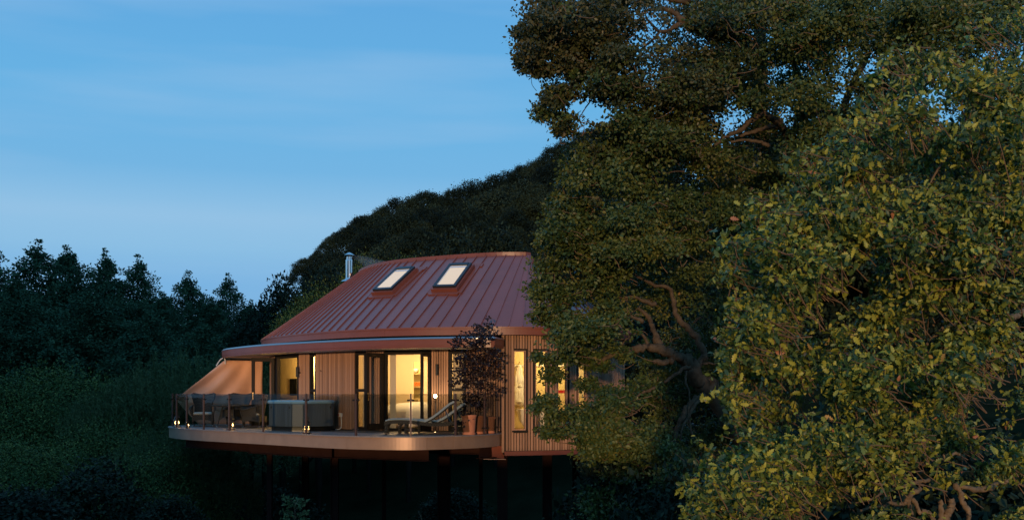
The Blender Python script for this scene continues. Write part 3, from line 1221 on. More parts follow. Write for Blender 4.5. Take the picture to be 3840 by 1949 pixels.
# lounge: boarded wall with fire and screen
lw = [plan(1040, 38.4), plan(1150, 36.8)]
partition(lw[0], lw[1], 0.03, 2.735, 'panel_wood', 0.08)
lp, lq = Vector((*lw[0], 0)), Vector((*lw[1], 0))
nb = 26
for k in range(nb):
    c = lp.lerp(lq, (k + 0.5) / nb)
    a = math.atan2((lq - lp).y, (lq - lp).x)
    nrm = Vector((math.sin(a), -math.cos(a), 0))
    c = c + nrm * 0.055
    inst('panel_board', bpy.data.meshes.get('panel_board') or MB().box((0, 0, 0.5), (1, 1, 1)).build('panel_board', 'panel_wood', mesh_only=True), house,
         (c.x, c.y, 0.95), a, ((lq - lp).length / nb * 0.88, 0.025, 1.75))
partition(plan(1150, 36.8), (-6.2, 35.2), 0.03, 2.735, 'plaster_yellow')
partition((-8.3, 39.0), plan(1040, 38.4), 0.03, 2.735, 'plaster_yellow')

# bathroom
partition((-0.2, 33.4), (3.35, 33.6), 0.03, 2.735, 'plaster_yellow')
m = MB()
m.box((1.2, 33.33, 1.98), (2.6, 0.05, 0.05))
m.build('picture_rail', 'white_plastic', house)

tv = thing('television', 'black flat television on the boarded lounge wall', 'television', tuple(lp.lerp(lq, 0.62) + Vector((-0.05, -0.16, 0.95))))
tc_ = lp.lerp(lq, 0.66) + Vector((math.sin(a), -math.cos(a), 0)) * 0.11
MB().box((tc_.x, tc_.y, 1.33), (0.50, 0.05, 0.58), a, bev=0.01).build('screen', 'screen_black', tv)
MB().box((tc_.x + 0.0, tc_.y + 0.02, 1.33), (0.60, 0.04, 0.68), a).build('surround', 'panel_wood', tv)
cab = thing('lounge_cabinet', 'low pale wooden cabinet under the television in the lounge', 'cabinet', (tc_.x, tc_.y - 0.2, 0.03))
MB().box((tc_.x, tc_.y - 0.18, 0.38), (1.1, 0.4, 0.70), a, bev=0.01).build('cabinet_body', 'panel_wood', cab)
MB().box((tc_.x, tc_.y - 0.20, 0.75), (1.16, 0.46, 0.035), a).build('cabinet_top', 'panel_wood', cab)

bed = thing('bed', 'wide bed with white duvet seen through the open bedroom doors', 'bed', (-3.15, 33.9, 0.03))
m = MB()
rings = []
for x, zt, w in ((-1.0, 0.30, 0.78), (-0.98, 0.52, 0.92), (-0.85, 0.66, 0.96), (-0.5, 0.74, 0.98), (0.1, 0.78, 1.0), (0.7, 0.76, 0.98), (1.0, 0.62, 0.95), (1.05, 0.30, 0.8)):
    ring = []
    for k in range(13):
        an = math.pi * k / 12
        ring.append((-3.1 + x + 0.02 * math.sin(k * 5 + x * 9), 33.9 - math.cos(an) * w * 0.98, 0.08 + (zt - 0.02) * (math.sin(an) ** 0.35 if 0 < an < math.pi else 0) + 0.012 * math.sin(k * 3 + x * 11)))
    rings.append(ring)
m.loft(rings, False, False)
m.build('duvet', 'white_cloth', bed, smooth=True)
MB().box((-3.1, 33.9, 0.2), (1.95, 1.75, 0.3), bev=0.03).build('bed_base', 'plaster', bed)

# shelves with small things behind the doorway
sh = thing('shelf_unit', 'small lit shelf unit beyond the bedroom doorway', 'shelf', (plan(1556, 36.7)[0], 36.75, 0.03))
shx = plan(1556, 36.7)[0]
MB().box((shx, 36.9, 1.2), (0.62, 0.03, 2.1)).build('back_panel', 'plaster_yellow', sh)
shelf_me = MB().box((0, 0, 0), (0.6, 0.26, 0.035)).build('shelf', 'orange_print', mesh_only=True)
shelf_me.materials[0] = MATS['panel_wood']
for z in (0.85, 1.32, 1.78):
    inst('shelf', shelf_me, sh, (shx, 36.76, z))
pic = tag(MB().box((shx, 36.72, 1.43), (0.36, 0.03, 0.14)).build('folded_blanket', 'orange_print', None), 'orange patterned folded blanket on the shelf beyond the bedroom', 'blanket')
bowl = MB().lathe([(0.05, 1.80), (0.13, 1.86), (0.15, 1.96), (0.14, 1.96), (0.12, 1.87), (0.0, 1.82)], (shx - 0.02, 36.72, 0.0), 16, False)
tag(bowl.build('bowl', 'ceramic', None, smooth=True), 'pale rounded bowl on the topmost shelf beyond the bedroom doorway', 'bowl')
stool = thing('side_table', 'small wooden side table beside the bed by the doorway', 'table', (plan(1557, 34.9)[0], 34.75, 0.03))
sx_, sy_ = plan(1557, 34.9)[0], 34.75
MB().box((sx_, sy_, 0.93), (0.34, 0.3, 0.03)).build('table_top', 'panel_wood', stool)
leg_me = MB().box((0, 0, 0.44), (0.03, 0.03, 0.88)).build('leg', 'panel_wood', mesh_only=True)
for dx in (-0.14, 0.14):
    for dy in (-0.12, 0.12):
        inst('leg', leg_me, stool, (sx_ + dx, sy_ + dy, 0.04))

# curtains
def curtain(p, q, label, z0=0.05, z1=2.28, amp=0.035, folds=6):
    p, q = Vector((*p, 0)), Vector((*q, 0))
    d = q - p
    n = Vector((-d.y, d.x, 0)).normalized()
    m = MB()
    N = folds * 8
    r0, r1 = [], []
    for k in range(N + 1):
        c = p + d * (k / N) + n * amp * math.sin(2 * math.pi * folds * k / N)
        r0.append((c.x, c.y, z0))
        r1.append((c.x, c.y, z1))
    m.loft([r0, r1], False, False)
    o = m.build('curtain', 'curtain_cloth', None, smooth=True)
    return tag(o, label, 'curtain', 'curtains inside the treehouse')
q0 = WALL.at(s(1443) , -0.28); q1 = WALL.at(s(1466), -0.30)
curtain(q0, q1, 'drawn back pale curtain at the left of the open bedroom doors')
q0 = WALL.at(s(1340), -0.25); q1 = WALL.at(s(1352), -0.25)
curtain(q0, q1, 'pale curtain behind the narrow side window left of the bedroom doors', folds=3)
q0 = WALL.at(s(1732), -0.25); q1 = WALL.at(s(1692), -0.25)
curtain(q0, q1, 'pale curtain behind the window hidden by the dark potted tree', folds=4)

# bath and bathrobe
bt = thing('bathtub', 'white freestanding bathtub standing behind the bathroom windows', 'bathtub', (1.15, 31.75, 0.03))
m = MB()
rings = []
for k_, z in ((0.62, 0.03), (0.80, 0.12), (0.92, 0.30), (0.98, 0.48), (1.02, 0.57), (1.03, 0.60), (0.99, 0.605), (0.93, 0.50), (0.85, 0.25), (0.6, 0.14)):
    rings.append([(1.16 + 1.02 * k_ * math.cos(2 * math.pi * j / 28), 31.75 + 0.46 * k_ * math.sin(2 * math.pi * j / 28), z + 0.05 * abs(math.cos(2 * math.pi * j / 28)) * (z > 0.4)) for j in range(28)])
m.loft(rings, True, True)
m.build('tub_shell', 'ceramic', bt, smooth=True)
rb = thing('bathrobe', 'white bathrobe hanging on the yellow bathroom wall', 'bathrobe', P(1948, 1540, 33.2))
m = MB()
X0 = P(1948, 1400, 33.25)
for cx_, w0, zt, zb, ph in ((-0.07, 0.07, 1.92, 0.74, 0.0), (0.06, 0.075, 1.95, 0.70, 1.3), (0.0, 0.08, 2.0, 1.30, 2.1), (-0.12, 0.045, 1.86, 1.15, 3.0), (0.125, 0.045, 1.87, 1.08, 4.0), (0.0, 0.10, 1.30, 0.82, 5.0)):
    rings = []
    for q_ in range(11):
        f_ = q_ / 10
        z = zt + (zb - zt) * f_
        w = w0 * (0.45 + 0.75 * f_ ** 0.5) * (0.75 if 0.40 < (2.0 - z) / 1.3 < 0.52 else 1.0) * (1 + 0.12 * math.sin(9 * f_ + ph))
        rings.append([(X0.x + cx_ * (0.5 + 0.6 * f_) + w * math.cos(2 * math.pi * j / 14) + 0.012 * math.sin(7 * f_ + ph), 33.22 + w * 0.7 * math.sin(2 * math.pi * j / 14), z) for j in range(14)])
    m.loft(rings, True, True)
m.build('robe_cloth', 'white_cloth', rb, smooth=True)
m = MB().tube([(X0.x, 33.36, 2.04), (X0.x, 33.2, 2.05), (X0.x, 33.19, 2.09)], 0.012, 6)
m.build('hook', 'chrome', rb)
ch = thing('red_chair', 'small red framed chair inside the bathroom window', 'chair', P(2100, 1600, 32.6))
cc = P(2105, 1475, 32.8)
m = MB()
for dx in (-0.2, 0.2):
    m.box((cc.x + dx, cc.y, 0.62), (0.05, 0.05, 1.18))
    m.box((cc.x + dx, cc.y - 0.38, 0.30), (0.05, 0.05, 0.55))
m.box((cc.x, cc.y, 1.16), (0.35, 0.045, 0.10))
m.build('chair_frame', 'red_paint', ch)
MB().box((cc.x, cc.y - 0.19, 0.60), (0.46, 0.42, 0.04)).build('seat', 'red_paint', ch)

point('bedroom_lamp', (-3.2, 33.3, 2.15), 125, (1.0, 0.64, 0.28), 0.25)
point('bedroom_side_lamp', (-2.0, 34.3, 1.7), 42, (1.0, 0.62, 0.24), 0.15)
point('hallway_lamp', (plan(1570, 36.2)[0], 36.2, 2.2), 40, (1.0, 0.67, 0.26), 0.12)
point('lounge_lamp', (-7.0, 35.9, 2.15), 160, (1.0, 0.65, 0.24), 0.2)
point('lounge_window_lamp', (-6.1, 34.3, 2.0), 50, (1.0, 0.66, 0.26), 0.2)
point('bathroom_lamp', (1.2, 32.2, 2.3), 110, (1.0, 0.67, 0.26), 0.2)

# ------------------------------------------------------------------ on the deck
# hot tub
def make_hot_tub():
    A = R(-41)
    t = thing('hot_tub', 'square grey panelled hot tub with white rim on the deck', 'hot tub', (-6.28, 31.85, 0.0), A)
    S, ch_ = 0.78, 0.24
    def octo(sx, c, z):
        return [(-sx + c, -sx, z), (sx - c, -sx, z), (sx, -sx + c, z), (sx, sx - c, z), (sx - c, sx, z), (-sx + c, sx, z), (-sx, sx - c, z), (-sx, -sx + c, z)]
    MB().loft([octo(S - 0.05, ch_, 0.0), octo(S - 0.05, ch_, 0.13)], True, True).build('base', 'black_plastic', t)
    MB().loft([octo(S - 0.02, ch_, 0.13), octo(S - 0.02, ch_, 0.80)], True, True).build('cabinet', 'membrane', t)
    pm = MB().box((0, 0, 0), (0.098, 0.03, 0.66)).build('panel', 'tub_panel', mesh_only=True)
    for side in range(4):
        M = Matrix.Rotation(side * math.pi / 2, 3, 'Z')
        for k in range(11):
            u = -(S - ch_) + 0.054 + k * (2 * (S - ch_) - 0.108) / 10
            c = M @ Vector((u, -S + 0.008, 0.47))
            o = bpy.data.objects.new('panel', pm)
            COL.objects.link(o)
            o.parent = t
            o.location = c
            o.rotation_euler = (0, 0, side * math.pi / 2)
        cn = MB()
        c = M @ Vector((S - ch_ / 2 - 0.01, -S + ch_ / 2 + 0.01, 0.47))
        cn.box(c, (ch_ * 1.28, 0.04, 0.66), side * math.pi / 2 + R(45), bev=0.008)
        cn.build('corner_panel', 'tub_corner', t)
        hd = MB()
        for u in (-0.42, 0.45):
            c = M @ Vector((u, -S - 0.012, 0.70))
            hd.box(c, (0.04, 0.02, 0.065), side * math.pi / 2, bev=0.005)
        hd.build('clip', 'black_plastic', t)
    rim = MB().loft([octo(S - 0.01, ch_, 0.80), octo(S + 0.035, ch_ + 0.02, 0.82), octo(S + 0.045, ch_ + 0.02, 0.87), octo(S + 0.02, ch_ + 0.03, 0.905), octo(S - 0.12, ch_ + 0.06, 0.915)], True, True)
    rim.build('lid', 'tub_lid', t)
    return t
make_hot_tub()

def woven_chair():
    t = thing('wicker_chair', '', 'chair')
    # curved back with a dipped top edge and forward wings
    NU, NV = 17, 13
    def bp(u, v, e=0.0):
        w = 0.285 + 0.09 * max(0, (v - 0.30) / 0.70) ** 1.3 - 0.035 * math.sin(min(1, v * 1.25) * math.pi)
        ztop = 1.12 - 0.065 * (1 - abs(u) ** 1.5) - 0.10 * max(0, abs(u) - 0.86) ** 1.2 * 4
        z = 0.36 + (ztop - 0.36) * v
        y = 0.26 + 0.13 * v - (0.20 + 0.06 * v) * abs(u) ** 2.4 + e
        return (u * w, y, z)
    m = MB()
    f, b = [], []
    for j in range(NV):
        f.append([bp(-1 + 2 * i / (NU - 1), j / (NV - 1)) for i in range(NU)])
        b.append([bp(-1 + 2 * i / (NU - 1), j / (NV - 1), 0.03) for i in range(NU)])
    m.loft(f, False)
    m.loft([list(reversed(r_)) for r_ in b], False)
    m.build('backrest', 'wicker', t, smooth=True)
    rim = [bp(-1, j / (NV - 1), 0.015) for j in range(NV)] + [bp(-1 + 2 * i / (NU - 1), 1, 0.015) for i in range(1, NU)] + [bp(1, 1 - j / (NV - 1), 0.015) for j in range(1, NV)]
    MB().tube(rim, 0.024, 8).build('back_rim', 'wicker_rim', t, smooth=True)
    # seat box with arched apron
    m = MB()
    hx, y0, y1 = 0.33, -0.32, 0.28
    def apron(p, q):
        n = 10
        r0, r1 = [], []
        for k in range(n + 1):
            a_ = k / n
            x, y = p[0] + (q[0] - p[0]) * a_, p[1] + (q[1] - p[1]) * a_
            r0.append((x, y, 0.17 + 0.06 * math.sin(math.pi * a_)))
            r1.append((x * 0.98, y * 0.98, 0.39))
        m.loft([r0, r1], False)
    apron((-hx, y0), (hx, y0)); apron((hx, y0), (hx, y1)); apron((hx, y1), (-hx, y1)); apron((-hx, y1), (-hx, y0))
    m.add([(-hx, y0, 0.385), (hx, y0, 0.385), (hx, y1, 0.385), (-hx, y1, 0.385)], [(0, 1, 2, 3)])
    m.build('seat', 'wicker', t)
    MB().box((0, -0.05, 0.435), (0.58, 0.54, 0.09), bev=0.03).build('cushion', 'cushion', t)
    for sx in (-1, 1):
        am = MB()
        path = catmull([(sx * 0.33, 0.16, 0.70), (sx * 0.37, 0.0, 0.66), (sx * 0.40, -0.18, 0.60), (sx * 0.40, -0.30, 0.585), (sx * 0.37, -0.33, 0.52), (sx * 0.335, -0.31, 0.38)], 4)
        am.tube(path, 0.030, 8)
        top = path[:17]
        am.loft([[(p[0], p[1], p[2]) for p in top], [(sx * 0.33, p[1], 0.37) for p in top]], False)
        am.build('arm', 'wicker', t, smooth=False)
    for sx in (-1, 1):
        for y in (-0.29, 0.25):
            l = MB().tube([(sx * 0.30, y, 0.24), (sx * 0.31, y * 1.04, 0.05)], [0.026, 0.018], 8).build('leg', 'wicker_rim', t)
            MB().lathe([(0.0, 0.0), (0.02, 0.006), (0.027, 0.026), (0.02, 0.046), (0.0, 0.052)], (sx * 0.31, y * 1.04, 0), 10, False).build('foot', 'chrome', l, smooth=True)
    return t
chair = woven_chair()
chair.location = (-10.38, 35.85, 0.002)
chair.rotation_euler = (0, 0, R(12))
tag(chair, 'high backed wicker armchair with white cushion, leftmost on the deck', 'chair', 'wicker armchairs round the deck table')
c2 = copy_tree(chair)
c2.location = (-9.22, 36.1, 0.002)
c2.rotation_euler = (0, 0, R(-10))
tag(c2, 'high backed wicker armchair standing behind the round wicker table', 'chair')
c3 = copy_tree(chair)
c3.location = (-8.32, 34.55, 0.002)
c3.rotation_euler = (0, 0, R(-98))
tag(c3, 'wicker armchair seen side on between the table and the hot tub', 'chair')
for c_, sc_ in ((chair, 1.0), (c2, 1.0), (c3, 0.97)):
    c_.scale = (sc_ * 1.02, sc_ * 1.02, sc_)

tb = thing('wicker_table', 'round woven table with splayed skirt among the wicker armchairs', 'table')
m = MB().lathe([(0.0, 0.685), (0.58, 0.685), (0.61, 0.70), (0.61, 0.722), (0.59, 0.735), (0.0, 0.735)], (0, 0, 0), 36, False)
m.build('table_top', 'wicker', tb)
sk = MB()
for k in range(4):
    a0, a1 = k * math.pi / 2 + R(30), (k + 1) * math.pi / 2 + R(30)
    n = 8
    hi, lo = [], []
    for i in range(n + 1):
        f = i / n
        def q(r, z):
            p0 = Vector((r * math.cos(a0), r * math.sin(a0), z))
            p1 = Vector((r * math.cos(a1), r * math.sin(a1), z))
            return tuple(p0.lerp(p1, f))
        hi.append(q(0.30, 0.58))
        zz = 0.20 + 0.16 * math.sin(math.pi * f) ** 0.8
        lo.append(q(0.30 + (0.58 - zz) * 0.27, zz))
    sk.loft([hi, lo], False)
sk.build('skirt', 'wicker', tb)
for k in range(4):
    a0 = k * math.pi / 2 + R(30)
    c, s_ = math.cos(a0), math.sin(a0)
    l = MB().tube([(0.25 * c, 0.25 * s_, 0.69), (0.30 * c, 0.30 * s_, 0.56), (0.44 * c, 0.44 * s_, 0.04)], [0.02, 0.022, 0.016], 8).build('leg', 'wicker_rim', tb)
    MB().lathe([(0.0, 0.0), (0.02, 0.006), (0.027, 0.026), (0.02, 0.046), (0.0, 0.052)], (0.44 * c, 0.44 * s_, 0), 10, False).build('foot', 'chrome', l, smooth=True)
tb.location = (-9.12, 34.6, 0.002)

# sun loungers
def make_lounger():
    t = thing('sun_lounger', '', 'sun lounger')
    prof = catmull([(-1.0, 0.30), (-0.85, 0.345), (-0.5, 0.355), (-0.15, 0.33), (0.2, 0.285), (0.6, 0.28), (0.9, 0.335), (1.0, 0.35)], 6)
    for y in (-0.33, 0.33):
        rings = []
        for x, z in prof:
            rings.append([(x, y - 0.022, z - 0.05), (x, y + 0.022, z - 0.05), (x, y + 0.022, z + 0.04), (x, y - 0.022, z + 0.04)])
        MB().loft(rings, True, True).build('side_rail', 'wicker', t)
    m = MB()
    m.loft([[(x, -0.31, z), (x, 0.31, z), (x, 0.31, z + 0.02), (x, -0.31, z + 0.02)] for x, z in prof[:30]], True, True)
    m.build('seat_bed', 'wicker', t)
    m = MB()
    bk = catmull([(0.10, 0.34), (0.3, 0.44), (0.55, 0.63), (0.75, 0.79), (0.88, 0.86)], 6)
    m.loft([[(x, -0.31, z), (x, 0.31, z), (x + 0.02, 0.31, z - 0.03), (x + 0.02, -0.31, z - 0.03)] for x, z in bk], True, True)
    m.build('backrest', 'wicker', t)
    m = MB()
    cs = [(x, z + 0.025) for x, z in prof[2:26]]
    m.loft([[(x, -0.29, z), (x, 0.29, z), (x, 0.30, z + 0.035), (x, 0.26, z + 0.055), (x, -0.26, z + 0.055), (x, -0.30, z + 0.035)] for x, z in cs], True, True)
    m.build('seat_cushion', 'cushion', t, smooth=False)
    m = MB()
    nx_, nz_ = -0.6, 0.8
    m.loft([[(x, -0.29, z + 0.005), (x, 0.29, z + 0.005), (x + nx_ * 0.05, 0.27, z + nz_ * 0.06), (x + nx_ * 0.05, -0.27, z + nz_ * 0.06)] for x, z in bk], True, True)
    m.build('back_cushion', 'cushion', t, smooth=False)
    for x, y, zt in ((-0.95, -0.33, 0.30), (-0.95, 0.33, 0.30), (-0.42, -0.33, 0.32), (-0.42, 0.33, 0.32), (0.92, -0.33, 0.32), (0.92, 0.33, 0.32)):
        m = MB()
        m.tube(catmull([(x + (0.06 if x < -0.9 else 0), y, zt), (x, y, zt * 0.6), (x, y, 0.0)], 4), 0.04, 6)
        m.build('leg', 'wicker', t)
    MB().tube([(0.62, -0.28, 0.67), (0.78, -0.28, 0.31)], 0.012, 6).build('prop', 'chrome', t)
    return t
lg = make_lounger()
lg.location = (-2.42, 28.75, 0.002)
lg.rotation_euler = (0, 0, R(2))
tag(lg, 'wicker sun lounger with white cushion and raised back, nearest the deck edge', 'sun lounger', 'sun loungers on the deck')
l2 = copy_tree(lg)
l2.location = (-2.16, 29.65, 0.002)
l2.rotation_euler = (0, 0, R(4))
l2.scale = (1, 1, 0.93)
tag(l2, 'second sun lounger behind the front one, close to the timber wall', 'sun lounger')

# flower pots with the dark purple tree
def pot(loc, r, h, label):
    t = thing('terracotta_pot', label, 'pot', loc, 0, 'terracotta pots at the corner of the deck')
    x, y, z = loc
    m = MB().lathe([(r * 0.72, z), (r * 0.75, z + 0.02), (r * 0.95, z + h * 0.88), (r * 1.0, z + h * 0.89), (r * 1.02, z + h * 0.99), (r * 0.97, z + h), (r * 0.90, z + h), (r * 0.86, z + h * 0.86), (0.0, z + h * 0.86)], (x, y, 0), 28, False)
    m.build('pot_body', 'terracotta', t, smooth=False)
    m = MB().lathe([(r * 0.80, z + 0.0), (r * 0.84, z + 0.008), (r * 0.86, z + 0.05), (r * 0.80, z + 0.052)], (x, y, 0), 28, True)
    m.build('saucer', 'terracotta', t)
    MB().lathe([(0.0, z + h * 0.865), (r * 0.85, z + h * 0.865)], (x, y, 0), 20, False).build('soil', 'soil', t)
    return t
pot((-1.15, 28.55, 0.004), 0.205, 0.53, 'large terracotta pot at the front of the three on the deck corner')
pot((-0.93, 29.05, 0.004), 0.185, 0.50, 'middle terracotta pot, partly hidden behind the front pot')
pot((-0.62, 29.55, 0.004), 0.17, 0.46, 'terracotta pot at the back, against the timber wall')

def purple_tree():
    base = Vector((-1.15, 28.55, 0.45))
    t = thing('potted_acer', 'slender dark purple leaved tree growing from the front terracotta pot', 'tree', tuple(base))
    m = MB()
    stems = [[(1762, 1560), (1766, 1500), (1788, 1450), (1800, 1380), (1812, 1320), (1822, 1260), (1832, 1195)],
             [(1752, 1560), (1758, 1480), (1752, 1420), (1740, 1370), (1728, 1330)],
             [(1770, 1560), (1800, 1500), (1830, 1450), (1860, 1420)]]
    tips = []
    for k, st in enumerate(stems):
        pts = [P(x, y, 28.55 + 0.15 * math.sin(i + k)) for i, (x, y) in enumerate(st)]
        limb(m, pts, 0.016 - 0.003 * k, 0.004, 6, 4, 0.3)
    m.build('stem', 'bark_pale', t, smooth=True)
    cl = [(1718, 1285, 26), (1745, 1262, 22), (1770, 1300, 30), (1800, 1290, 28), (1840, 1320, 24), (1866, 1330, 22), (1745, 1340, 34), (1720, 1345, 22), (1780, 1345, 34), (1815, 1345, 32),
          (1850, 1360, 26), (1722, 1385, 24), (1752, 1390, 32), (1790, 1395, 34), (1830, 1395, 28), (1870, 1410, 18), (1712, 1425, 20), (1742, 1430, 26), (1778, 1440, 26), (1812, 1440, 22), (1850, 1462, 24),
          (1872, 1462, 14), (1752, 1490, 22), (1770, 1510, 20), (1740, 1540, 18), (1756, 1565, 14), (1753, 1585, 14), (1800, 1240, 20), (1822, 1220, 18), (1845, 1245, 18), (1830, 1195, 10), (1780, 1230, 16), (1772, 1252, 14),
          (1805, 1268, 24), (1700, 1440, 14), (1705, 1300, 14), (1745, 1510, 18), (1785, 1475, 16), (1800, 1520, 14), (1826, 1265, 20)]
    C, per = [], []
    for x, y, r in cl:
        n = int(r * r / 26)
        for _ in range(n):
            an, rr = rng.uniform(0, 2 * math.pi), math.sqrt(rng.random()) * r
            C.append(P(x + rr * math.cos(an) * 1.15, y + rr * math.sin(an) * 0.75, 28.55 + rng.normal() * 0.28))
    C = np.array([tuple(c) for c in C])
    pos, D, N = clump_leaves(C, 0.03, 4, 0.7, 0.5)
    me = leaf_mesh('foliage', pos - np.array(base), D, N, rng.uniform(0.055, 0.095, len(pos)), rng.random(len(pos)), T_OVAL, 'purple_leaf')
    o = link('foliage', me, t)
    tag(o, kind='stuff')
purple_tree()

def pot_shrub(loc, h, label):
    t = thing('potted_shrub', label, 'shrub', loc)
    m = MB()
    C = []
    L = Vector(loc)
    for k in range(5):
        a_ = rng.uniform(0, 6.28)
        e = L + Vector((0.10 * math.cos(a_), 0.10 * math.sin(a_), h * rng.uniform(0.7, 1)))
        mid = L.lerp(e, 0.5) + Vector((0.03 * math.cos(a_), 0.03 * math.sin(a_), 0))
        limb(m, [L, mid, e], 0.007, 0.003, 5, 3)
        for f in np.linspace(0.35, 1, 9):
            p = L.lerp(e, f)
            C.append((p.x, p.y, p.z))
    m.build('stem', 'twig', t)
    pos, D, N = clump_leaves(np.array(C), 0.05, 8, 0.5, 0.8)
    o = link('foliage', leaf_mesh('foliage', pos - np.array(loc), D, N, rng.uniform(0.035, 0.06, len(pos)), rng.random(len(pos)), T_OVAL, 'purple_leaf'), t)
    tag(o, kind='stuff')
pot_shrub((-0.93, 29.05, 0.43), 0.75, 'short dark leafed shrub in the middle terracotta pot')

# lanterns with candles
def make_lantern():
    t = thing('candle_lantern', '', 'lantern')
    m = MB().lathe([(0.085, 0.0), (0.09, 0.012), (0.085, 0.02), (0.0, 0.02)], (0, 0, 0), 18, False)
    m.build('lantern_base', 'post_metal', t)
    m = MB().lathe([(0.078, 0.02), (0.082, 0.06), (0.078, 0.15), (0.060, 0.20), (0.058, 0.21)], (0, 0, 0), 18, False)
    m.build('lantern_glass', 'lantern_glass', t, smooth=True)
    m = MB().lathe([(0.062, 0.205), (0.066, 0.215), (0.04, 0.235), (0.02, 0.25)], (0, 0, 0), 14, True)
    m.tube([(0.035 * math.cos(a), 0, 0.285 + 0.035 * math.sin(a)) for a in np.linspace(0, 2 * math.pi, 13)], 0.005, 5, False)
    m.build('lantern_top', 'post_metal', t)
    for dx in (-0.035, 0.035):
        c = MB().lathe([(0.022, 0.021), (0.022, 0.07), (0.0, 0.072)], (dx, 0, 0), 12, False).build('candle', 'candle_wax', t)
        MB().lathe([(0.0, 0.074), (0.011, 0.085), (0.014, 0.098), (0.008, 0.118), (0.0, 0.140)], (dx, 0, 0), 10, False).build('flame', 'flame', c, smooth=True)
    l = bpy.data.lights.new('candle_light', 'POINT')
    l.energy = 1.1
    l.color = (1.0, 0.5, 0.15)
    l.shadow_soft_size = 0.02
    lo = bpy.data.objects.new('candle_light', l)
    COL.objects.link(lo)
    lo.parent = t
    lo.location = (0, -0.01, 0.15)
    return t
lan = make_lantern()
spots = [(664, 34.9, 'lit candle lantern at the far left end of the deck edge', 1.5),
         (703, 34.0, 'lit candle lantern beside the wicker armchair, second from the deck end', 1.0),
         (866, 32.2, 'lit candle lantern on the deck edge in front of the wicker table', 1.5),
         (1150, 29.4, 'lit candle lantern on the deck edge in front of the hot tub', 1.45)]
for i, (x, d, lab, sc_) in enumerate(spots):
    o = lan if i == 0 else copy_tree(lan)
    X = (x - HX) / F * d
    o.location = (X, d, 0.005)
    o.scale = (sc_,) * 3
    tag(o, lab, 'lantern', 'candle lanterns along the deck edge')

# added post and glowing ball standing in for a floodlight's reflection
lm = thing('reflection_post', 'added slim post with glowing ball standing in for a reflected light by the timber wall', 'reflection stand-in', (plan(1632, 30.35)[0], 30.35, 0.0))
lx, ly = plan(1632, 30.35)
m = MB().tube([(lx, ly, 0.0), (lx, ly, 0.98)], 0.013, 8)
m.lathe([(0.06, 0.003), (0.06, 0.015), (0.02, 0.022)], (lx, ly, 0), 14)
m.build('pole', 'chrome', lm)
m = MB().lathe([(0.0, 0.985), (0.032, 0.993), (0.046, 1.03), (0.034, 1.066), (0.0, 1.08)], (lx, ly, 0), 12, False)
m.build('reflection_ball', 'reflection_ball', lm, smooth=True)

# wall lamps
def wall_lamp(x, z, label):
    t_ = s(x)
    p = WALL.at(t_, 0.16)
    q = WALL.at(t_, 0.04)
    o = thing('wall_lamp', label, 'wall lamp', (p[0], p[1], z), 0, 'unlit cylinder wall lamps')
    MB().lathe([(0.0, z - 0.16), (0.045, z - 0.16), (0.045, z + 0.16), (0.0, z + 0.16)], (p[0], p[1], 0), 16, False).build('lamp_body', 'black_plastic', o, smooth=False)
    m = MB().tube([(q[0], q[1], z - 0.02), (p[0], p[1], z - 0.02)], 0.02, 8)
    m.build('bracket', 'black_plastic', o)
wall_lamp(1131, 1.78, 'unlit black cylinder wall lamp left of the hot tub window slit')
wall_lamp(1644, 1.79, 'unlit black cylinder wall lamp right of the open bedroom doors')

# isolator switch and cable
t_ = s(1284)
p_, q_ = WALL.at(t_, 0.075), WALL.at(t_, 0.04)
sw = thing('isolator_switch', 'white isolator switch with grey cable on the wall beside the hot tub', 'switch', (p_[0], p_[1], 0.40))
MB().box((p_[0], p_[1], 0.46), (0.115, 0.07, 0.115), WALL.rz(t_), bev=0.008).build('switch_box', 'white_plastic', sw)
nn = WALL.nor(t_)
MB().box((p_[0] + nn[0] * 0.04 - 0.03, p_[1] + nn[1] * 0.04, 0.465), (0.03, 0.02, 0.04), WALL.rz(t_)).build('switch_toggle', 'red_paint', sw)
MB().tube(catmull([(p_[0] + 0.02, p_[1], 0.40), (p_[0] + 0.03, p_[1], 0.2), (p_[0], p_[1] - 0.02, 0.05), (p_[0] - 0.15, p_[1] - 0.05, 0.02)], 5), 0.014, 7).build('cable', 'white_plastic', sw)
# robe hooks on the wall
for x in (1194, 1212):
    t_ = s(x)
    p_, q_ = WALL.at(t_, 0.04), WALL.at(t_, 0.11)
    m = MB().tube([(p_[0], p_[1], 1.80), (q_[0], q_[1], 1.79), (q_[0], q_[1], 1.83)], 0.009, 6)
    tag(m.build('wall_hook', 'chrome', None), 'small metal hook on the slats beside the narrow window above the hot tub' if x == 1194 else 'second small metal hook, further from the narrow window above the hot tub', 'hook', 'pair of hooks above the hot tub')

